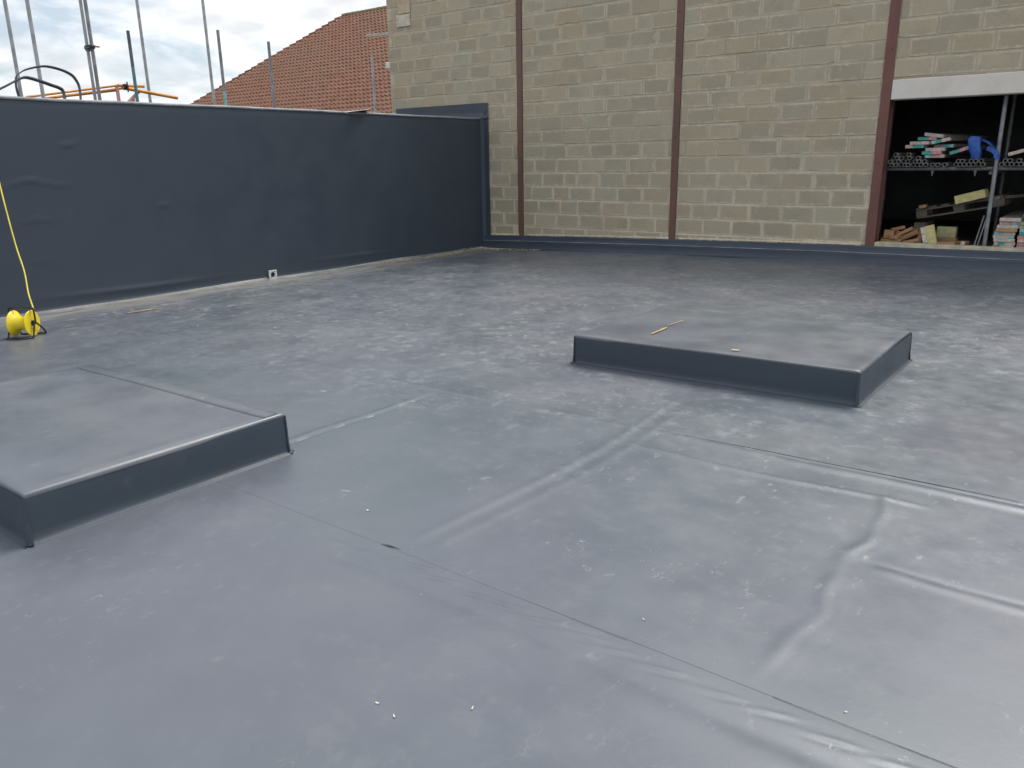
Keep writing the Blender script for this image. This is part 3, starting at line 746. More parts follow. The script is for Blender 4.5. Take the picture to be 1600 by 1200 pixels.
rib('draped_fold', [(7.66, 1.70), (7.72, 1.688), (7.775, 1.655), (7.82, 1.61), (7.855, 1.565), (7.885, 1.52), (7.90, 1.485)], .40, .22, .022, M_BLUE, bl)
rib('draped_fold', [(7.775, 1.60), (7.80, 1.59), (7.84, 1.57), (7.875, 1.54), (7.885, 1.50), (7.87, 1.48)], .18, .05, .05, M_BLUE, bl)

# lower level: pallet, foam offcuts, timber offcuts, board stacks, rods
tilt = math.atan2(.175, .88); RT = Matrix.Rotation(-tilt, 3, 'Y')
pal = empty('pallet', (7.02, .58, .70)); tag(pal, 'dark wooden pallet lying tilted in the storage bay', 'pallet')
def pl_(name, c, d): mb = MB(); mb.rbox(c, d, .004); q = mb.build(name, M_PALLET, pal); return q
for x in (.06, .50, .94): 
    for y in (.05, .42, .79): pl_('spacer_block', (x, y, .066), (.13, .10, .076))
for y in (.05, .42, .79): pl_('bottom_board', (.5, y, .017), (1.0, .10, .020)); pl_('stringer_board', (.5, y, .115), (1.0, .10, .020))
for i in range(7): pl_('top_board', (.05 + .15 * i, .42, .1355), (.10, .86, .019))
pal.rotation_euler = (0, -tilt, 0)
def slab(name, c, d, roll, m, label, cat, yaw=0., grp=None):
    o = empty(name, c); mb = MB(); mb.rbox((0, 0, 0), d, .004); mb.build('slab', m, o); o.rotation_euler = (0, -roll, yaw); tag(o, label, cat, grp); return o
def blk(name, c, d, roll, m, label, cat, yaw=0., grp=None, pitch=0.):
    mb = MB(); mb.rbox((0, 0, 0), d, .005); o = mb.build(name, m); o.location = c; o.rotation_euler = (pitch, -roll, yaw); tag(o, label, cat, grp); return o
blk('foam_block', (7.62, .62, 1.010), (.345, .30, .105), .28, M_INSUL, 'long yellow foam block lying tilted on top of the pallet', 'foam block')
f2 = empty('foam_slab', (7.262, .30, FZ)); tag(f2, 'yellow foam slab with printed edge standing tilted against the offcuts', 'foam slab')
mb = MB(); mb.rbox((.035, 0, .125), (.105, .06, .25), .003); mb.build('foam_core', M_INSUL, f2)
mb = MB(); mb.rbox((-.043, 0, .122), (.050, .058, .244), .003); mb.build('foil_edge', M_FOIL, f2)
f2.rotation_euler = (0, -.26, 0)
blk('foam_block', (7.41, .50, FZ + .158), (.225, .12, .135), .0, M_INSULD, 'dull olive foam block standing behind the tilted yellow slab', 'foam block')
blk('timber_bearer', (7.41, .50, FZ + .045), (.26, .14, .088), 0, M_TIMBER2, 'flat timber piece under the olive foam block', 'timber')
blk('timber_bearer', (7.07, .82, FZ + .130), (.14, .55, .258), 0, M_PALLET, 'dark timber bearer propping the low end of the pallet', 'timber')
TG = 'timber offcuts on the bay floor'
for c, d, ro, ya, m, lb in (
    ((6.80, .30, FZ + .032), (.25, .16, .060), 0, .05, M_TIMBER, 'orange timber offcut flat on the sill at the bottom of the pile'),
    ((6.755, .32, FZ + .118), (.12, .15, .105), -.04, .12, M_TIMBER, 'stubby timber offcut at the pile end beside the red post'),
    ((6.845, .25, FZ + .084), (.10, .12, .044), .0, -.2, M_TIMBER, 'small timber offcut wedged in the middle of the pile'),
    ((6.93, .36, FZ + .150), (.22, .14, .045), .52, .10, M_TIMBER, 'timber offcut tilted steeply on top of the pile'),
    ((7.01, .30, FZ + .115), (.23, .14, .060), .48, -.05, M_TIMBER2, 'dark grained timber offcut tilted against the pile'),
    ((7.045, .24, FZ + .046), (.19, .12, .036), .22, .1, M_TIMBER, 'thin pale timber offcut leaning at the pile foot'),
    ((7.135, .36, FZ + .098), (.06, .12, .19), -.18, .0, M_TIMBER, 'upright timber offcut next to the yellow foam slab'),
    ((7.05, .45, FZ + .165), (.16, .12, .05), .1, .3, M_TIMBER2, 'dark timber offcut at the back of the pile'),
    ((7.455, .25, FZ + .026), (.21, .10, .050), .03, .05, M_TIMBER, 'short timber offcut lying in front of the olive foam block'),
    ((7.645, .26, FZ + .034), (.048, .10, .066), 0, .1, M_PINKP, 'small pink ended timber stub on the bay floor'),
    ((7.075, .60, .873), (.085, .16, .042), tilt, .05, M_TIMBER, 'small timber offcut lying on the low end of the pallet')):
    blk('timber_offcut', c, d, ro, m, lb, 'timber', ya, TG)
r3 = random.Random(31)
for i, (x, y, z, ro, ya, d_) in enumerate(((6.72, .46, .055, .1, .5, (.20, .11, .05)), (6.88, .50, .10, -.35, .9, (.24, .10, .045)), (6.98, .52, .05, .05, 1.2, (.22, .12, .05)), (6.83, .44, .185, .25, .35, (.17, .09, .04)), (7.56, .42, .03, 0, .6, (.26, .08, .05)), (6.74, .22, .02, 0, .3, (.13, .06, .03)))):
    blk('timber_offcut', (x, y, FZ + z), d_, ro, M_TIMBER if i % 2 else M_TIMBER2, ['short timber offcut pushed to the back of the pile beside the post', 'timber offcut tipped the other way behind the pile', 'timber offcut flat at the back of the pile', 'timber offcut lying loose on top of the pile', 'long timber offcut on the floor behind the small pink stub', 'little timber sliver at the foot of the red post'][i], 'timber', ya, TG)
for i, x in enumerate((7.770, 7.805)):
    mb = MB(); mb.tube([(x, .27, FZ), (x + .035, .50, .78)], .0085, 8); o = mb.build('steel_rod', M_GALVD)
    tag(o, 'thin grey steel rod leaning against the pallet by the rack upright', 'rod', 'steel rods leaning against the pallet')
rr = random.Random(3); STK = 'stacked boards beside the rack upright'
st1 = [([(.35, GW), (.65, GB)], 0, 'dusty board, lowest of the stack beside the rack upright'), ([(.2, GB), (.3, T), (.5, GB)], .01, 'board with a teal patch low in the stack beside the rack upright'), ([(1, GB)], .0, 'plain grey ended board in the stack, third from the floor'),
       ([(.75, GB), (.25, TP)], -.012, 'whitish ended board with teal corner in the stack'), ([(.4, TP), (.6, PP)], -.004, 'board with pale blue and tan end in the middle of the stack'), ([(1, OB)], .012, 'orange brown ended board in the stack'),
       ([(1, GB)], .02, 'thin grey ended board above the orange brown one'), ([(.45, GB), (.12, PK), (.43, TP)], .035, 'board with a narrow pink stripe on its end near the stack top'), ([(1, PP)], .035, 'pale pinkish board, topmost of the stack beside the rack upright')]
for i, (c, dx, lb) in enumerate(st1): board(8.085 + dx, FZ + .021 + i * .0415, .26 + rr.uniform(-.03, .03), 0, lb, c, group=STK, L=1.6)
st2 = [([(1, PP)], 'pinkish board, lowest of the outer stack'), ([(1, PK)], 'deep pink ended board in the outer stack, second from the floor'), ([(.5, PP), (.5, PK)], 'two tone pink ended board in the outer stack'), ([(1, PK)], 'pink ended board in the middle of the outer stack'),
       ([(1, T)], 'teal ended board in the outer stack'), ([(1, TP)], 'pale teal ended board in the outer stack under the grey one'), ([(1, GB)], 'grey ended board in the outer stack'), ([(1, M_INSULD)], 'olive ended board, topmost of the outer stack')]
for i, (c, lb) in enumerate(st2): board(8.335 + rr.uniform(-.006, .012), FZ + .021 + i * .0415, .26 + rr.uniform(-.03, .03), 0, lb, c, group='outer stack of boards in the bay', L=1.6)
board(7.83, .985, .60, .16, 'teal ended board lying on the raised end of the pallet', [(.75, TP), (.25, GW)], yaw=-.3, L=.9)
board(8.33, .800, .45, .06, 'teal ended board lying across the top of the board stacks', [(.5, T), (.5, TP)], yaw=-.3, L=.9)

# ------------------------------------------------------------------ membrane clad rooflight upstands
def upstand(x0, x1, y0, y1, h, label, seed, strips, mt=M_TOP):
    zb = min(zrf(x0), zrf(x1)); root = empty('rooflight_upstand', ((x0 + x1) / 2, (y0 + y1) / 2, zb)); tag(root, label, 'roof upstand', 'membrane clad roof upstands')
    R = .013
    # lid: sheet dressed over the edges
    def axis(a, b, s):
        n = max(8, int((b - a) / s)); core = np.linspace(a + R, b - R, n)
        return core
    xs_ = axis(x0, x1, .03); ys_ = axis(y0, y1, .03)
    ex = [(-.0, -.030), (-.0, -R), (R * .29, -R * .29), ]
    def ext(c, a, b):
        c2 = np.concatenate([[a, a, a + R * .3], c, [b - R * .3, b, b]]); d = np.concatenate([[-.021, -R * .8, -R * .25], c * 0, [-R * .25, -R * .8, -.021]]); return c2, d
    cx2, dx2 = ext(xs_, x0, x1); cy2, dy2 = ext(ys_, y0, y1)
    X, Y = np.meshgrid(cx2, cy2, indexing='ij'); DX, DY = np.meshgrid(dx2, dy2, indexing='ij')
    Z = zr(X) + h + np.minimum(DX, DY) + .0032 * wob(X, Y, 2.4, off=seed) * (DX + DY > -.001)
    ed = np.minimum(np.minimum(X - x0, x1 - X), np.minimum(Y - y0, y1 - Y))
    Z = Z + .004 * gs(ed - .05, .035) * (1 + .6 * np.sin(X * 6 + seed) * np.sin(Y * 5)) * (DX + DY > -.001)
    X = X + .004 * np.sin(Y * 3.3 + seed) * (DX < -.005); Y = Y + .004 * np.sin(X * 2.9 + seed) * (DY < -.005)
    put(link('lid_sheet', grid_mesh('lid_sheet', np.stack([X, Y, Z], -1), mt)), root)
    # four side sheets with a foot flange welded to the roof
    def side(name, ax, a, b, pos, sg, off):
        t = rng(a, b, .03); prof = [(.030, -.004), (.024, .002), (.016, .0045), (.007, .010), (.004, .022), (.003, .045)] + [(.003, z) for z in np.linspace(.075, h - .03, 5)] + [(.0015, h - .012)]
        P = np.zeros((len(prof), len(t), 3))
        for i, (d, z) in enumerate(prof):
            dd = d + .0035 * wob(t, t * 0 + z * 5, 3.2, off=off) * (z > .02) * .6
            ext_ = np.zeros_like(t); 
            if i < 3: 
                ext_ = np.linspace(-d, d, len(t))
            tt = t + ext_
            xx = tt if ax == 0 else pos + sg * dd + 0 * tt; yy = pos + sg * dd + 0 * tt if ax == 0 else tt
            P[i, :, 0] = xx; P[i, :, 1] = yy; P[i, :, 2] = zr(xx) + z + (relief(xx, yy) if i < 3 else 0)
        fl_ = (ax == 0) == (sg > 0)
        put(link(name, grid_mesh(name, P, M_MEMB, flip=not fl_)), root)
    side('side_sheet', 0, x0, x1, y0, -1, seed); side('side_sheet', 0, x0, x1, y1, 1, seed + 3); side('side_sheet', 1, y0, y1, x0, -1, seed + 6); side('side_sheet', 1, y0, y1, x1, 1, seed + 9)
    for cx, sx in ((x0, -1), (x1, 1)):           # welded corner patches
        for cy, sy in ((y0, -1), (y1, 1)):
            mb = MB(); z0_ = zrf(cx); n = 7; prof = [(.008, .030), (.003, .016), (.06, .0095), (.12, .0085), (h - .05, .0075), (h - .012, .006)]
            for (z, rad) in prof:
                for k in range(n):
                    an = math.pi / 2 * k / (n - 1); r0 = rad
                    mb.v.append((cx - sx * .006 + sx * (.006 + r0) * math.cos(an), cy - sy * .006 + sy * (.006 + r0) * math.sin(an), z0_ + z))
            for i in range(len(prof) - 1):
                for k in range(n - 1):
                    f = (i * n + k, i * n + k + 1, (i + 1) * n + k + 1, (i + 1) * n + k); mb.f.append(f if sx * sy > 0 else f[::-1])
            put(mb.build('corner_patch', M_MEMB, smooth=60), root)
    for (a0, a1, b0, b1) in strips:               # welded cover strips on the lid
        xs2 = rng(a0, a1, .04); ys2 = rng(b0, b1, .03); X, Y = np.meshgrid(xs2, ys2, indexing='ij'); ed = np.minimum(np.minimum(X - x0, x1 - X), np.minimum(Y - y0, y1 - Y))
        Z = zr(X) + h + .0032 * wob(X, Y, 2.4, off=seed) + .004 * gs(ed - .05, .035) * (1 + .6 * np.sin(X * 6 + seed) * np.sin(Y * 5)) + .0022
        P = np.stack([X, Y, Z], -1); P = np.concatenate([P[:, :1] - np.array([0, 0, .004]), P, P[:, -1:] - np.array([0, 0, .004])], 1)
        put(link('cover_strip', grid_mesh('cover_strip', P, M_TOP, smooth=False)), root)
    return root
upstand(4.10, 6.118, -10.152, -8.945, .208, 'low square membrane covered roof upstand with a welded strip near the yellow reel', 2, [(4.13, 6.10, -9.06, -8.975)])
upstand(6.316, 8.222, -6.640, -5.360, .206, 'low square membrane covered roof upstand with yellow splinters on top', 17, [], M_TOP2)

# ------------------------------------------------------------------ drain outlet in the parapet foot
dr = empty('drain_outlet', (.03, -4.635, .0)); tag(dr, 'small white square drain outlet at the parapet foot', 'drain')
mb = MB(); w = .062; h0 = .075
for (a, b, c, d) in ((-w, w, .045, w), (-w, w, -w, -.045), (-w, -.045, -.045, .045), (.045, w, -.045, .045)):
    mb.box((.036, -4.635 + (a + b) / 2, h0 + (c + d) / 2), (.012, b - a, d - c))
put(mb.build('plate', M_WHITE), dr)
mb = MB(); mb.pipe((.040, -4.635, h0), (-.02, -4.635, h0), .0445, .036, 20); put(mb.build('spout', M_WHITE, smooth=40), dr)
mb = MB(); mb.lathe([(0, .036), (.002, .036)], (.028, -4.635, h0), (1, 0, 0), 20); put(mb.build('bore_shade_disc', M_BORESHADE), dr)  # near-black disc closing the spout, painted for the hole's shade

# ------------------------------------------------------------------ cable reel and cable
RX0, RX1, RY, RZ = 1.300, 1.486, -8.327, .192
reel = empty('cable_reel', ((RX0 + RX1) / 2, RY, .047)); tag(reel, 'yellow cable reel on a black tubular stand by the parapet', 'cable reel')
dm = RX1 - RX0
mb = MB(); mb.lathe([(0, .030), (0, .122), (.004, .126), (.008, .124), (.018, .108), (.038, .082), (.065, .068), (dm / 2, .064), (dm - .065, .068), (dm - .038, .082), (dm - .018, .108), (dm - .010, .124), (dm - .004, .126), (dm, .122), (dm, .030)], (RX0, RY, RZ), (1, 0, 0), 40)
drum = put(mb.build('drum', M_YELLOW, smooth=35), reel)
mb = MB(); mb.lathe([(0, .028), (.010, .028), (.014, .014), (.030, .012)], (RX1 - .001, RY, RZ), (1, 0, 0), 16); mb.build('hub', M_BLACK, drum, smooth=35)
mb = MB(); mb.rbox((RX1 + .004, RY - .012, RZ - .036), (.010, .026, .022), .004); mb.build('socket_plate', M_WHITE, drum)
def smooth_path(pts, n=6):
    P = [Vector(q) for q in pts]; out = []
    for i in range(len(P) - 1):
        p0, p1, p2, p3 = P[max(i - 1, 0)], P[i], P[i + 1], P[min(i + 2, len(P) - 1)]
        for k in range(n):
            t = k / n; out.append(.5 * ((2 * p1) + (p2 - p0) * t + (2 * p0 - 5 * p1 + 4 * p2 - p3) * t * t + (3 * p1 - p0 - 3 * p2 + p3) * t ** 3))
    out.append(P[-1]); return out
xs0, xs1 = RX0 - .035, RX1 + .030; g0 = zrf(xs0) + .0085; g1 = zrf(xs1) + .0085
fr = [(xs1, RY - .02, RZ), (xs1, RY - .055, g1 + .05), (xs1, RY - .075, g1 + .006), (xs1 - .02, RY - .085, g1 + .002), (xs0 + .02, RY - .085, g0 + .002), (xs0, RY - .075, g0 + .006), (xs0, RY - .05, g0 + .05), (xs0, RY, RZ)]
mb = MB(); mb.tube(smooth_path(fr, 5), .0085, 8); put(mb.build('front_leg', M_BLACK, smooth=50), reel)
bk = [(xs1, RY + .01, RZ), (xs1, RY + .11, g1 + .05), (xs1, RY + .135, g1 + .006), (xs1 - .03, RY + .14, g1 + .002), (xs0 + .03, RY + .14, g0 + .002), (xs0, RY + .135, g0 + .006), (xs0, RY + .11, g0 + .05), (xs0, RY, RZ)]
mb = MB(); mb.tube(smooth_path(bk, 5), .0085, 8); put(mb.build('rear_leg', M_BLACK, smooth=50), reel)
hd = [(xs1, RY, RZ), (xs1, RY + .004, RZ + .09), (xs1 - .006, RY + .006, RZ + .138), (xs1 - .03, RY + .006, RZ + .150), (xs0 + .03, RY + .006, RZ + .150), (xs0 + .006, RY + .006, RZ + .138), (xs0, RY + .004, RZ + .09), (xs0, RY, RZ)]
mb = MB(); mb.tube(smooth_path(hd, 5), .0085, 8); put(mb.build('handle', M_BLACK, smooth=50), reel)
mb = MB(); mb.tube(smooth_path([(xs1, RY - .07, g1 + .004), (xs1 - .05, RY - .13, g1), (xs0 + .1, RY - .15, g0), (xs0 + .02, RY - .13, g0), (xs0 + .06, RY - .10, g0)], 6), .0085, 8); put(mb.build('foot_loop', M_BLACK, smooth=50), reel)
mb = MB(); mb.tube([(RX0 - .04, RY, RZ), (RX1 + .04, RY, RZ)], .007, 8); put(mb.build('axle', M_BLACK), reel)
reel.rotation_euler = (0, 0, math.radians(37)); reel.scale = (.93, .93, .93)
cab = [(1.41, -8.262, .200), (1.355, -8.212, .255), (1.30, -8.189, .30), (1.15, -8.149, .41), (.98, -8.086, .595), (.80, -8.05, .821), (.60, -8.003, 1.146), (.45, -7.962, 1.385), (.25, -7.904, 1.75), (.075, -7.852, 2.15), (.02, -7.84, 2.275), (-.12, -7.83, 2.285), (-.5, -7.9, 2.264)]
mb = MB(); mb.tube(smooth_path(cab, 6), .0072, 8); o = mb.build('power_cable', M_CABLE, smooth=60); tag(o, 'yellow power cable running from the reel up over the parapet', 'cable')

# ------------------------------------------------------------------ splinters, chips, sawdust
lz = lambda x: zrf(x) + .206
def flake(name, x, y, z, L, w, t, yaw, m, label, cat, group=None, bend=0.):
    mb = MB(); n = 5; vs_ = []
    r_ = random.Random(int(abs(x * 991 + y * 773)))
    for i in range(n):
        u = i / (n - 1) - .5; ww = w * (.55 + .45 * math.cos(u * 2.6)) * r_.uniform(.8, 1.15); zz_ = bend * (u * u * 4)
        vs_ += [(u * L, -ww / 2, zz_), (u * L, ww / 2, zz_ + r_.uniform(0, t)), (u * L, ww / 2, zz_ + t), (u * L, -ww / 2, zz_ + t)]
    fs_ = []
    for i in range(n - 1):
        for k in range(4): fs_.append((i * 4 + k, i * 4 + (k + 1) % 4, i * 4 + 4 + (k + 1) % 4, i * 4 + 4 + k))
    fs_ += [(3, 2, 1, 0), (n * 4 - 4, n * 4 - 3, n * 4 - 2, n * 4 - 1)]
    mb.add(vs_, fs_); o = mb.build(name, m); o.location = (x, y, z); o.rotation_euler = (0, 0, yaw); tag(o, label, cat, group); return o
LT_ = lz(6.75) + .006
flake('wood_splinter', 6.77, -6.24, LT_ - .003, .25, .018, .004, 1.62, M_STICK, 'longer yellow wood splinter on the upstand lid', 'splinter', 'splinters on the upstand')
flake('wood_splinter', 6.745, -5.93, LT_ - .003, .24, .010, .003, 1.50, M_STICK, 'slimmer yellow wood splinter on the upstand lid behind the longer one', 'splinter', 'splinters on the upstand')
flake('wood_chip', 7.45, -6.53, lz(7.45) + .003, .05, .022, .004, .3, M_CHIPY, 'small yellow wood chip near the upstand lid edge', 'chip', 'wood chips on the roof')
def onroof(x, y): return zrf(x) + float(relief(np.array(x), np.array(y))) + .0005
CG = 'small chips scattered on the membrane'
for (x, y, L, w, m, yaw) in ((6.975, -9.192, .035, .02, M_CHIP, .2), (8.91, -9.322, .022, .012, M_CHIP, .6), (7.912, -10.01, .030, .014, M_CHIP, .4), (7.985, -10.02, .035, .010, M_CHIP, -.5),
                             (8.128, -9.877, .035, .010, M_CHIP, 1.9), (8.29, -9.25, .030, .008, M_CHIP, -.4),
                             (3.2, -6.9, .05, .03, M_CHIP, .3), (4.2, -6.2, .045, .03, M_CHIP, 1.1), (2.4, -7.2, .05, .03, M_CHIP, .2), (5.1, -4.6, .05, .03, M_CHIP, 1.), (3.9, -3.4, .06, .03, M_CHIP, .1), (7.6, -4.1, .05, .03, M_CHIPY, .7), (6.3, -2.6, .06, .03, M_CHIP, 2.), (4.4, -1.7, .07, .035, M_CHIP, .4)):
    flake('debris_chip', x, y, onroof(x, y), L * .36, w * .36, .0018, yaw, m, 'tiny pale chip of debris lying on the grey roof membrane', 'chip', CG, .002)
mb = MB(); zc = onroof(7.288, -9.362)
mb.add([(7.238, -9.368, zc + .003), (7.285, -9.366, zc + .0045), (7.338, -9.358, zc + .002), (7.285, -9.360, zc + .002)], [(0, 1, 2, 3)]); mb.add([(7.238, -9.368, zc + .001), (7.285, -9.366, zc + .003), (7.338, -9.358, zc + .001), (7.285, -9.360, zc + .001)], [(3, 2, 1, 0)])
o = mb.build('lap_slit_shade', M_SEAMSHADE, flat_roof)  # flat sliver drawn in for the shade of the slit
flake('wood_strip', .98, -7.0, onroof(.98, -7.0) + .009, .32, .028, .006, 1.50, M_STICK, 'pale yellow wood strip lying along the gutter edge', 'wood strip')
mb = MB(); r_ = random.Random(77)
for i in range(1700):
    if i < 900: a = abs(r_.gauss(0, .26)); b = abs(r_.gauss(0, .11)); x, y = .05 + a, -.19 - b
    elif i < 1500: y = -r_.uniform(.2, 2.6); x = .06 + abs(r_.gauss(0, .12)) + .05 * math.sin(y * 3)
    else: x = r_.uniform(.1, 1.4); y = -.2 - abs(r_.gauss(0, .08))
    z = float(zr(np.array(x))) + .012 + .03 * math.exp(-(x / .035) ** 2) + r_.uniform(0, .014) * math.exp(-((x - .15) ** 2 + (y + .25) ** 2) / .06)
    s_ = r_.uniform(.007, .024); an = r_.uniform(0, 6.3); c_, q_ = math.cos(an) * s_, math.sin(an) * s_
    mb.add([(x + c_, y + q_, z), (x - q_ * .5, y + c_ * .5, z + .005), (x - c_, y - q_, z + .002), (x + q_ * .5, y - c_ * .5, z + .006), (x, y, z - .004)], [(0, 1, 2, 3), (4, 1, 0), (4, 2, 1), (4, 3, 2), (4, 0, 3)])
o = mb.build('sawdust_litter', M_DUST); tag(o, 'pale sawdust and chips swept into the parapet corner', 'sawdust', kind='stuff')

# ------------------------------------------------------------------ scaffolding beyond the parapet
GZ = -3.6
def pole(x, y, top, r, m, label, paint=None):
    p_ = empty('scaffold_pole', (x, y, GZ)); tag(p_, label, 'pole', 'scaffold poles behind the parapet')
    mb = MB(); mb.box((x, y, GZ + .004), (.15, .15, .008)); put(mb.build('base_plate', M_GALVD), p_)
    if paint is None: mb = MB(); mb.pipe((x, y, GZ + .008), (x, y, top), r, r * .82, 16); put(mb.build('shaft', m, smooth=40), p_)
    else:
        z1, mp = paint; mb = MB(); mb.pipe((x, y, z1), (x, y, top), r, r * .82, 16); put(mb.build('shaft', m, smooth=40), p_)
        mb = MB(); mb.pipe((x, y, GZ + .008), (x, y, z1), r, r * .82, 16); put(mb.build('painted_shaft', mp, smooth=40), p_)
    return p_
R0 = .0242
pole(-3.2, -6.155, 6.2, R0, M_GALV, 'tall galvanised scaffold pole with the curved grey straps beside it')
pole(-2.5, -6.166, 6.4, R0, M_GALV, 'thickest looking tall galvanised scaffold pole crossed by both straps')
pA = pole(-2.62, -5.42, 6.3, R0 * .9, M_GALV, 'tall scaffold pole clamped behind its twin'); pB = pole(-2.5, -5.415, 6.2, R0, M_GALVD, 'tall scaffold pole with a black clamp joining it to its twin')
cz = 3.14
mb = MB(); mb.rbox((-2.56, -5.418, cz), (.19, .075, .055), .012); cpl = put(mb.build('coupler', M_BLACK, smooth=40), pB)
mb = MB(); mb.tube([(-2.5, -5.50, cz + .01), (-2.5, -5.31, cz + .008)], .010, 8); mb.build('coupler_bolt', M_BLACK, cpl)
mb = MB(); mb.tube([(-2.46, -5.53, cz - .055), (-2.46, -5.49, cz - .065), (-2.46, -5.43, cz - .04)], .009, 8); mb.build('coupler_bolt', M_BLACK, cpl)
M_TEALD = plain('teal_pole_paint', (0.10, 0.24, 0.235), .55, var=.25)
M_DARKST = plain('dark_steel', (0.11, 0.12, 0.13), .5, .2, var=.25)
pole(-2.5, -4.868, 3.405, R0 * .95, M_DARKST, 'short dark scaffold pole with teal painted lower part by the orange rails', (2.92, M_TEALD))
pole(-4.0, -3.845, 6.6, R0, M_GALV, 'tall slim galvanised scaffold pole past the end of the orange rails')
pole(-3.5, -2.975, 6.8, R0, M_GALV, 'tall scaffold pole crossing the lower hip of the tiled roof')
pole(-2.5, -3.411, 3.565, R0, M_GALVD, 'short scaffold pole with a faint teal band crossing the hip', (2.66, M_TEALP))
pole(-2.5, -2.482, 3.487, R0, M_GALVD, 'short scaffold pole standing in front of the tiles midway along')
pole(-2.5, -.185, 3.495, R0, M_GALV, 'short scaffold pole close to the free end of the block wall')
rail = empty('guard_rail', (-3.3, -4.75, GZ)); tag(rail, 'orange tubular guard rail with salmon post and clamp behind the parapet', 'guard rail')
def rp(name, pts, r, m): mb = MB(); mb.tube(pts, r, 10); put(mb.build(name, m, smooth=40), rail)
rp('rail', [(-3.3, -6.05, 2.50), (-3.3, -5.8, 2.541), (-3.3, -4.71, 2.728)], .017, M_ORANGE); rp('rail', [(-3.3, -5.9, 2.475), (-3.3, -5.538, 2.537), (-3.3, -4.66, 2.688)], .017, M_ORANGE)
rp('rail', [(-3.34, -5.8, 2.49), (-3.34, -4.70, 2.66)], .015, M_ORANGE)
rp('rail', [(-3.3, -4.72, 2.728), (-3.3, -4.302, 2.735)], .022, M_ORANGE); rp('rail', [(-3.26, -4.66, 2.694), (-3.26, -3.786, 2.588)], .026, M_ORANGE)
rp('post', [(-3.3, -4.735, 2.71), (-3.3, -4.735, GZ)], .026, M_SALMON); rp('brace', [(-3.3, -4.385, 2.667), (-3.3, -4.60, 2.48)], .024, M_SALMON); rp('post', [(-3.3, -4.50, 2.57), (-3.3, -4.50, GZ)], .024, M_SALMON)
mb = MB(); mb.rbox((-3.27, -4.62, 2.71), (.11, .07, .085), .015); put(mb.build('clamp', M_BLACK, smooth=40), rail); rp('clamp_bolt', [(-3.2, -4.62, 2.78), (-3.2, -4.62, 2.63)], .010, M_BLACK)

# two springy grey straps looping up from the higher roof
DZ = PT - .004
s1 = [(-.6, -7.60, DZ + .02), (-.6, -7.50, 2.318), (-.6, -7.403, 2.37), (-.6, -7.305, 2.421), (-.6, -7.213, 2.472), (-.6, -7.124, 2.504), (-.6, -6.996, 2.479), (-.6, -6.867, 2.439), (-.6, -6.785, 2.413), (-.6, -6.748, 2.375), (-.6, -6.745, DZ)]
mb = MB(); mb.ribbon(smooth_path(s1, 5), (1, 0, .35), .055, .012); o = mb.build('strap', M_STRAP, smooth=50); tag(o, 'lower grey strap bent in a kinked hump above the parapet', 'strap', 'straps looping above the parapet')
s2 = [(-.72, -7.17, DZ), (-.68, -7.205, 2.40), (-.62, -7.215, 2.50), (-.6, -7.19, 2.535), (-.6, -7.11, 2.584), (-.6, -6.97, 2.625), (-.6, -6.869, 2.634), (-.6, -6.735, 2.61), (-.6, -6.637, 2.569), (-.6, -6.589, 2.517), (-.6, -6.56, 2.429), (-.6, -6.57, DZ)]
mb = MB(); mb.ribbon(smooth_path(s2, 5), (1, 0, .3), .05, .008); o = mb.build('strap', M_STRAP, smooth=50); tag(o, 'higher grey strap arching in a round loop above the parapet', 'strap', 'straps looping above the parapet')

# ------------------------------------------------------------------ tiled house beyond
PIT = math.radians(37); YR, ZRG, XR = 22.0, 9.60, -28.45; SL = 11.0; XE = -4.0
cp, sp_ = math.cos(PIT), math.sin(PIT)
house = empty('tiled_house', (-18, 22, GZ)); tag(house, 'house with hipped red brown tiled roof behind the scaffold poles', 'house')
ez, ey = ZRG - SL * sp_, YR - SL * cp; hx = XR - SL * cp
mb = MB(); mb.box(((hx + .5 + XE) / 2, YR, (GZ + ez) / 2 - .05), (XE - hx - 1.0, 2 * SL * cp - .9, ez - GZ)); put(mb.build('wall', M_BRICKW), house)
dn = .05
mb = MB(); mb.add([(XR, YR, ZRG - dn), (XE, YR, ZRG - dn), (XE, ey, ez - dn), (hx, ey, ez - dn), (hx, 2 * YR - ey, ez - dn), (XE, 2 * YR - ey, ez - dn)], [(0, 3, 2, 1), (0, 4, 3), (0, 1, 5, 4), (1, 2, 5)])
put(mb.build('roof_deck', M_UNDER), house)
TW, TG_ = .290, .335
prof = [(0, .004), (.07, -.004), (.130, .004), (.155, .036), (.205, .068), (.255, .040), (.290, .004)]
def tile_mesh():
    m = MB(); n = len(prof); lift = .040
    for (t, l) in ((0.0, 0.0), (TG_ + .03, lift)):
        for (u, hgt) in prof: m.v.append((u, t, hgt + l))           # local: x across, y down slope, z normal
    for (u, hgt) in prof: m.v.append((u, TG_ + .028, hgt + lift - .020))
    for k in range(n - 1): m.f += [(k, n + k, n + k + 1, k + 1), (n + k, 2 * n + k, 2 * n + k + 1, n + k + 1)]
    return m
tm = tile_mesh(); tile_me = tm.mesh('roof_tile', M_TILE, smooth=50)
B = Matrix(((1, 0, 0), (0, -cp, -sp_), (0, -sp_, cp)))                # columns: across, down slope, normal
cells = []; r_ = random.Random(5)
for i in range(int(SL / TG_)):
    s = .06 + TG_ * i; xmin = XR - s * cp - .16; n0 = math.ceil((xmin - XE) / TW)
    for j in range(n0, 0):
        x = XE + j * TW; o_ = Vector((x, YR, ZRG)) + B @ Vector((0, s, 0)); cells.append((o_, i, j))
camp = Vector((9.29, -11.18, 1.57))
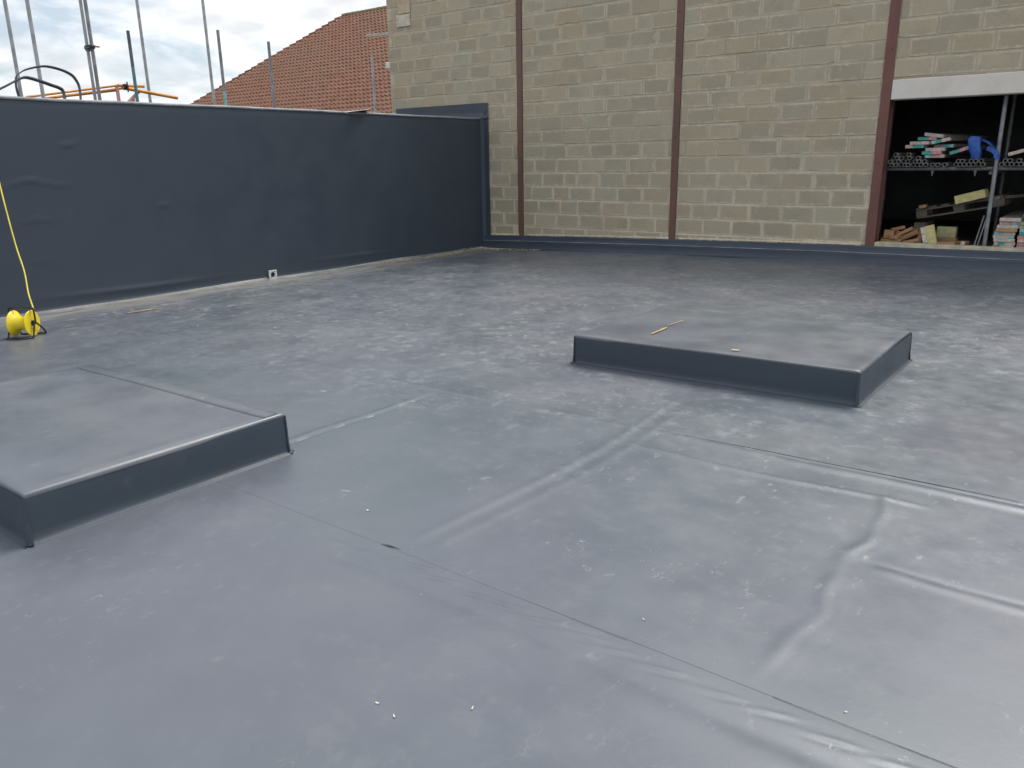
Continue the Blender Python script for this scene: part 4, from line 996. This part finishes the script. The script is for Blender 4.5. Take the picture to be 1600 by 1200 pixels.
def in_view(o_): d = o_ - camp; a = d.x / d.y; return a < -.735 and o_.z > 3.5 and a > -1.6
vis = [c for c in cells if in_view(c[0])]; vis.sort(key=lambda c: (c[0] - camp).length); one = set((c[1], c[2]) for c in vis[:300])
mb = MB()
for (o_, i, j) in cells:
    jig = Matrix.Rotation(r_.uniform(-.012, .012), 3, 'Z') @ Matrix.Rotation(r_.uniform(-.02, .02), 3, 'Y')
    MM = B @ jig
    if (i, j) in one:
        o = link('roof_tile', tile_me); o.matrix_world = Matrix.Translation(o_) @ MM.to_4x4(); o.parent = house; o.matrix_parent_inverse = Matrix.Translation(-house.location)
    else: mb.add([o_ + MM @ Vector(v) for v in tm.v], tm.f)
me = mb.mesh('tile_courses', M_TILE, smooth=50); o = put(link('tile_courses', me), house); o['kind'] = 'stuff'
def half_round(name, a, b, r, up, m):
    a, b, up = Vector(a), Vector(b), Vector(up); t = (b - a).normalized(); sd_ = t.cross(up).normalized(); u2 = sd_.cross(t); q = MB(); n = 9
    for P_, k_ in ((a, 1.0), (b, .93)):
        for k in range(n): an = math.pi * k / (n - 1) ; q.v.append(tuple(P_ + (sd_ * math.cos(an) + u2 * math.sin(an)) * r * k_))
    for k in range(n - 1): q.f.append((k, k + 1, n + k + 1, n + k))
    q.f += [tuple(range(n)), tuple(range(2 * n - 1, n - 1, -1))]
    return put(q.build(name, m, smooth=60), house)
x = XR - .05
while x < XE - .2:
    half_round('ridge_tile', (x + .45, YR, ZRG - .03 + r_.uniform(-.008, .008)), (x, YR, ZRG - .03), .15, (0, 0, 1), M_RIDGE); x += .44
hd_ = Vector((-cp, -cp, -sp_)); hl = hd_.length
for i in range(int(SL / TG_)):
    s0, s1_ = .06 + TG_ * i, .06 + TG_ * (i + 1) + .06
    a = Vector((XR, YR, ZRG)) + hd_ * s1_ + Vector((0, 0, .035)); b = Vector((XR, YR, ZRG)) + hd_ * s0 + Vector((0, 0, -.05))
    half_round('hip_tile', a, b, .10, (0, 0, 1), M_TILE)
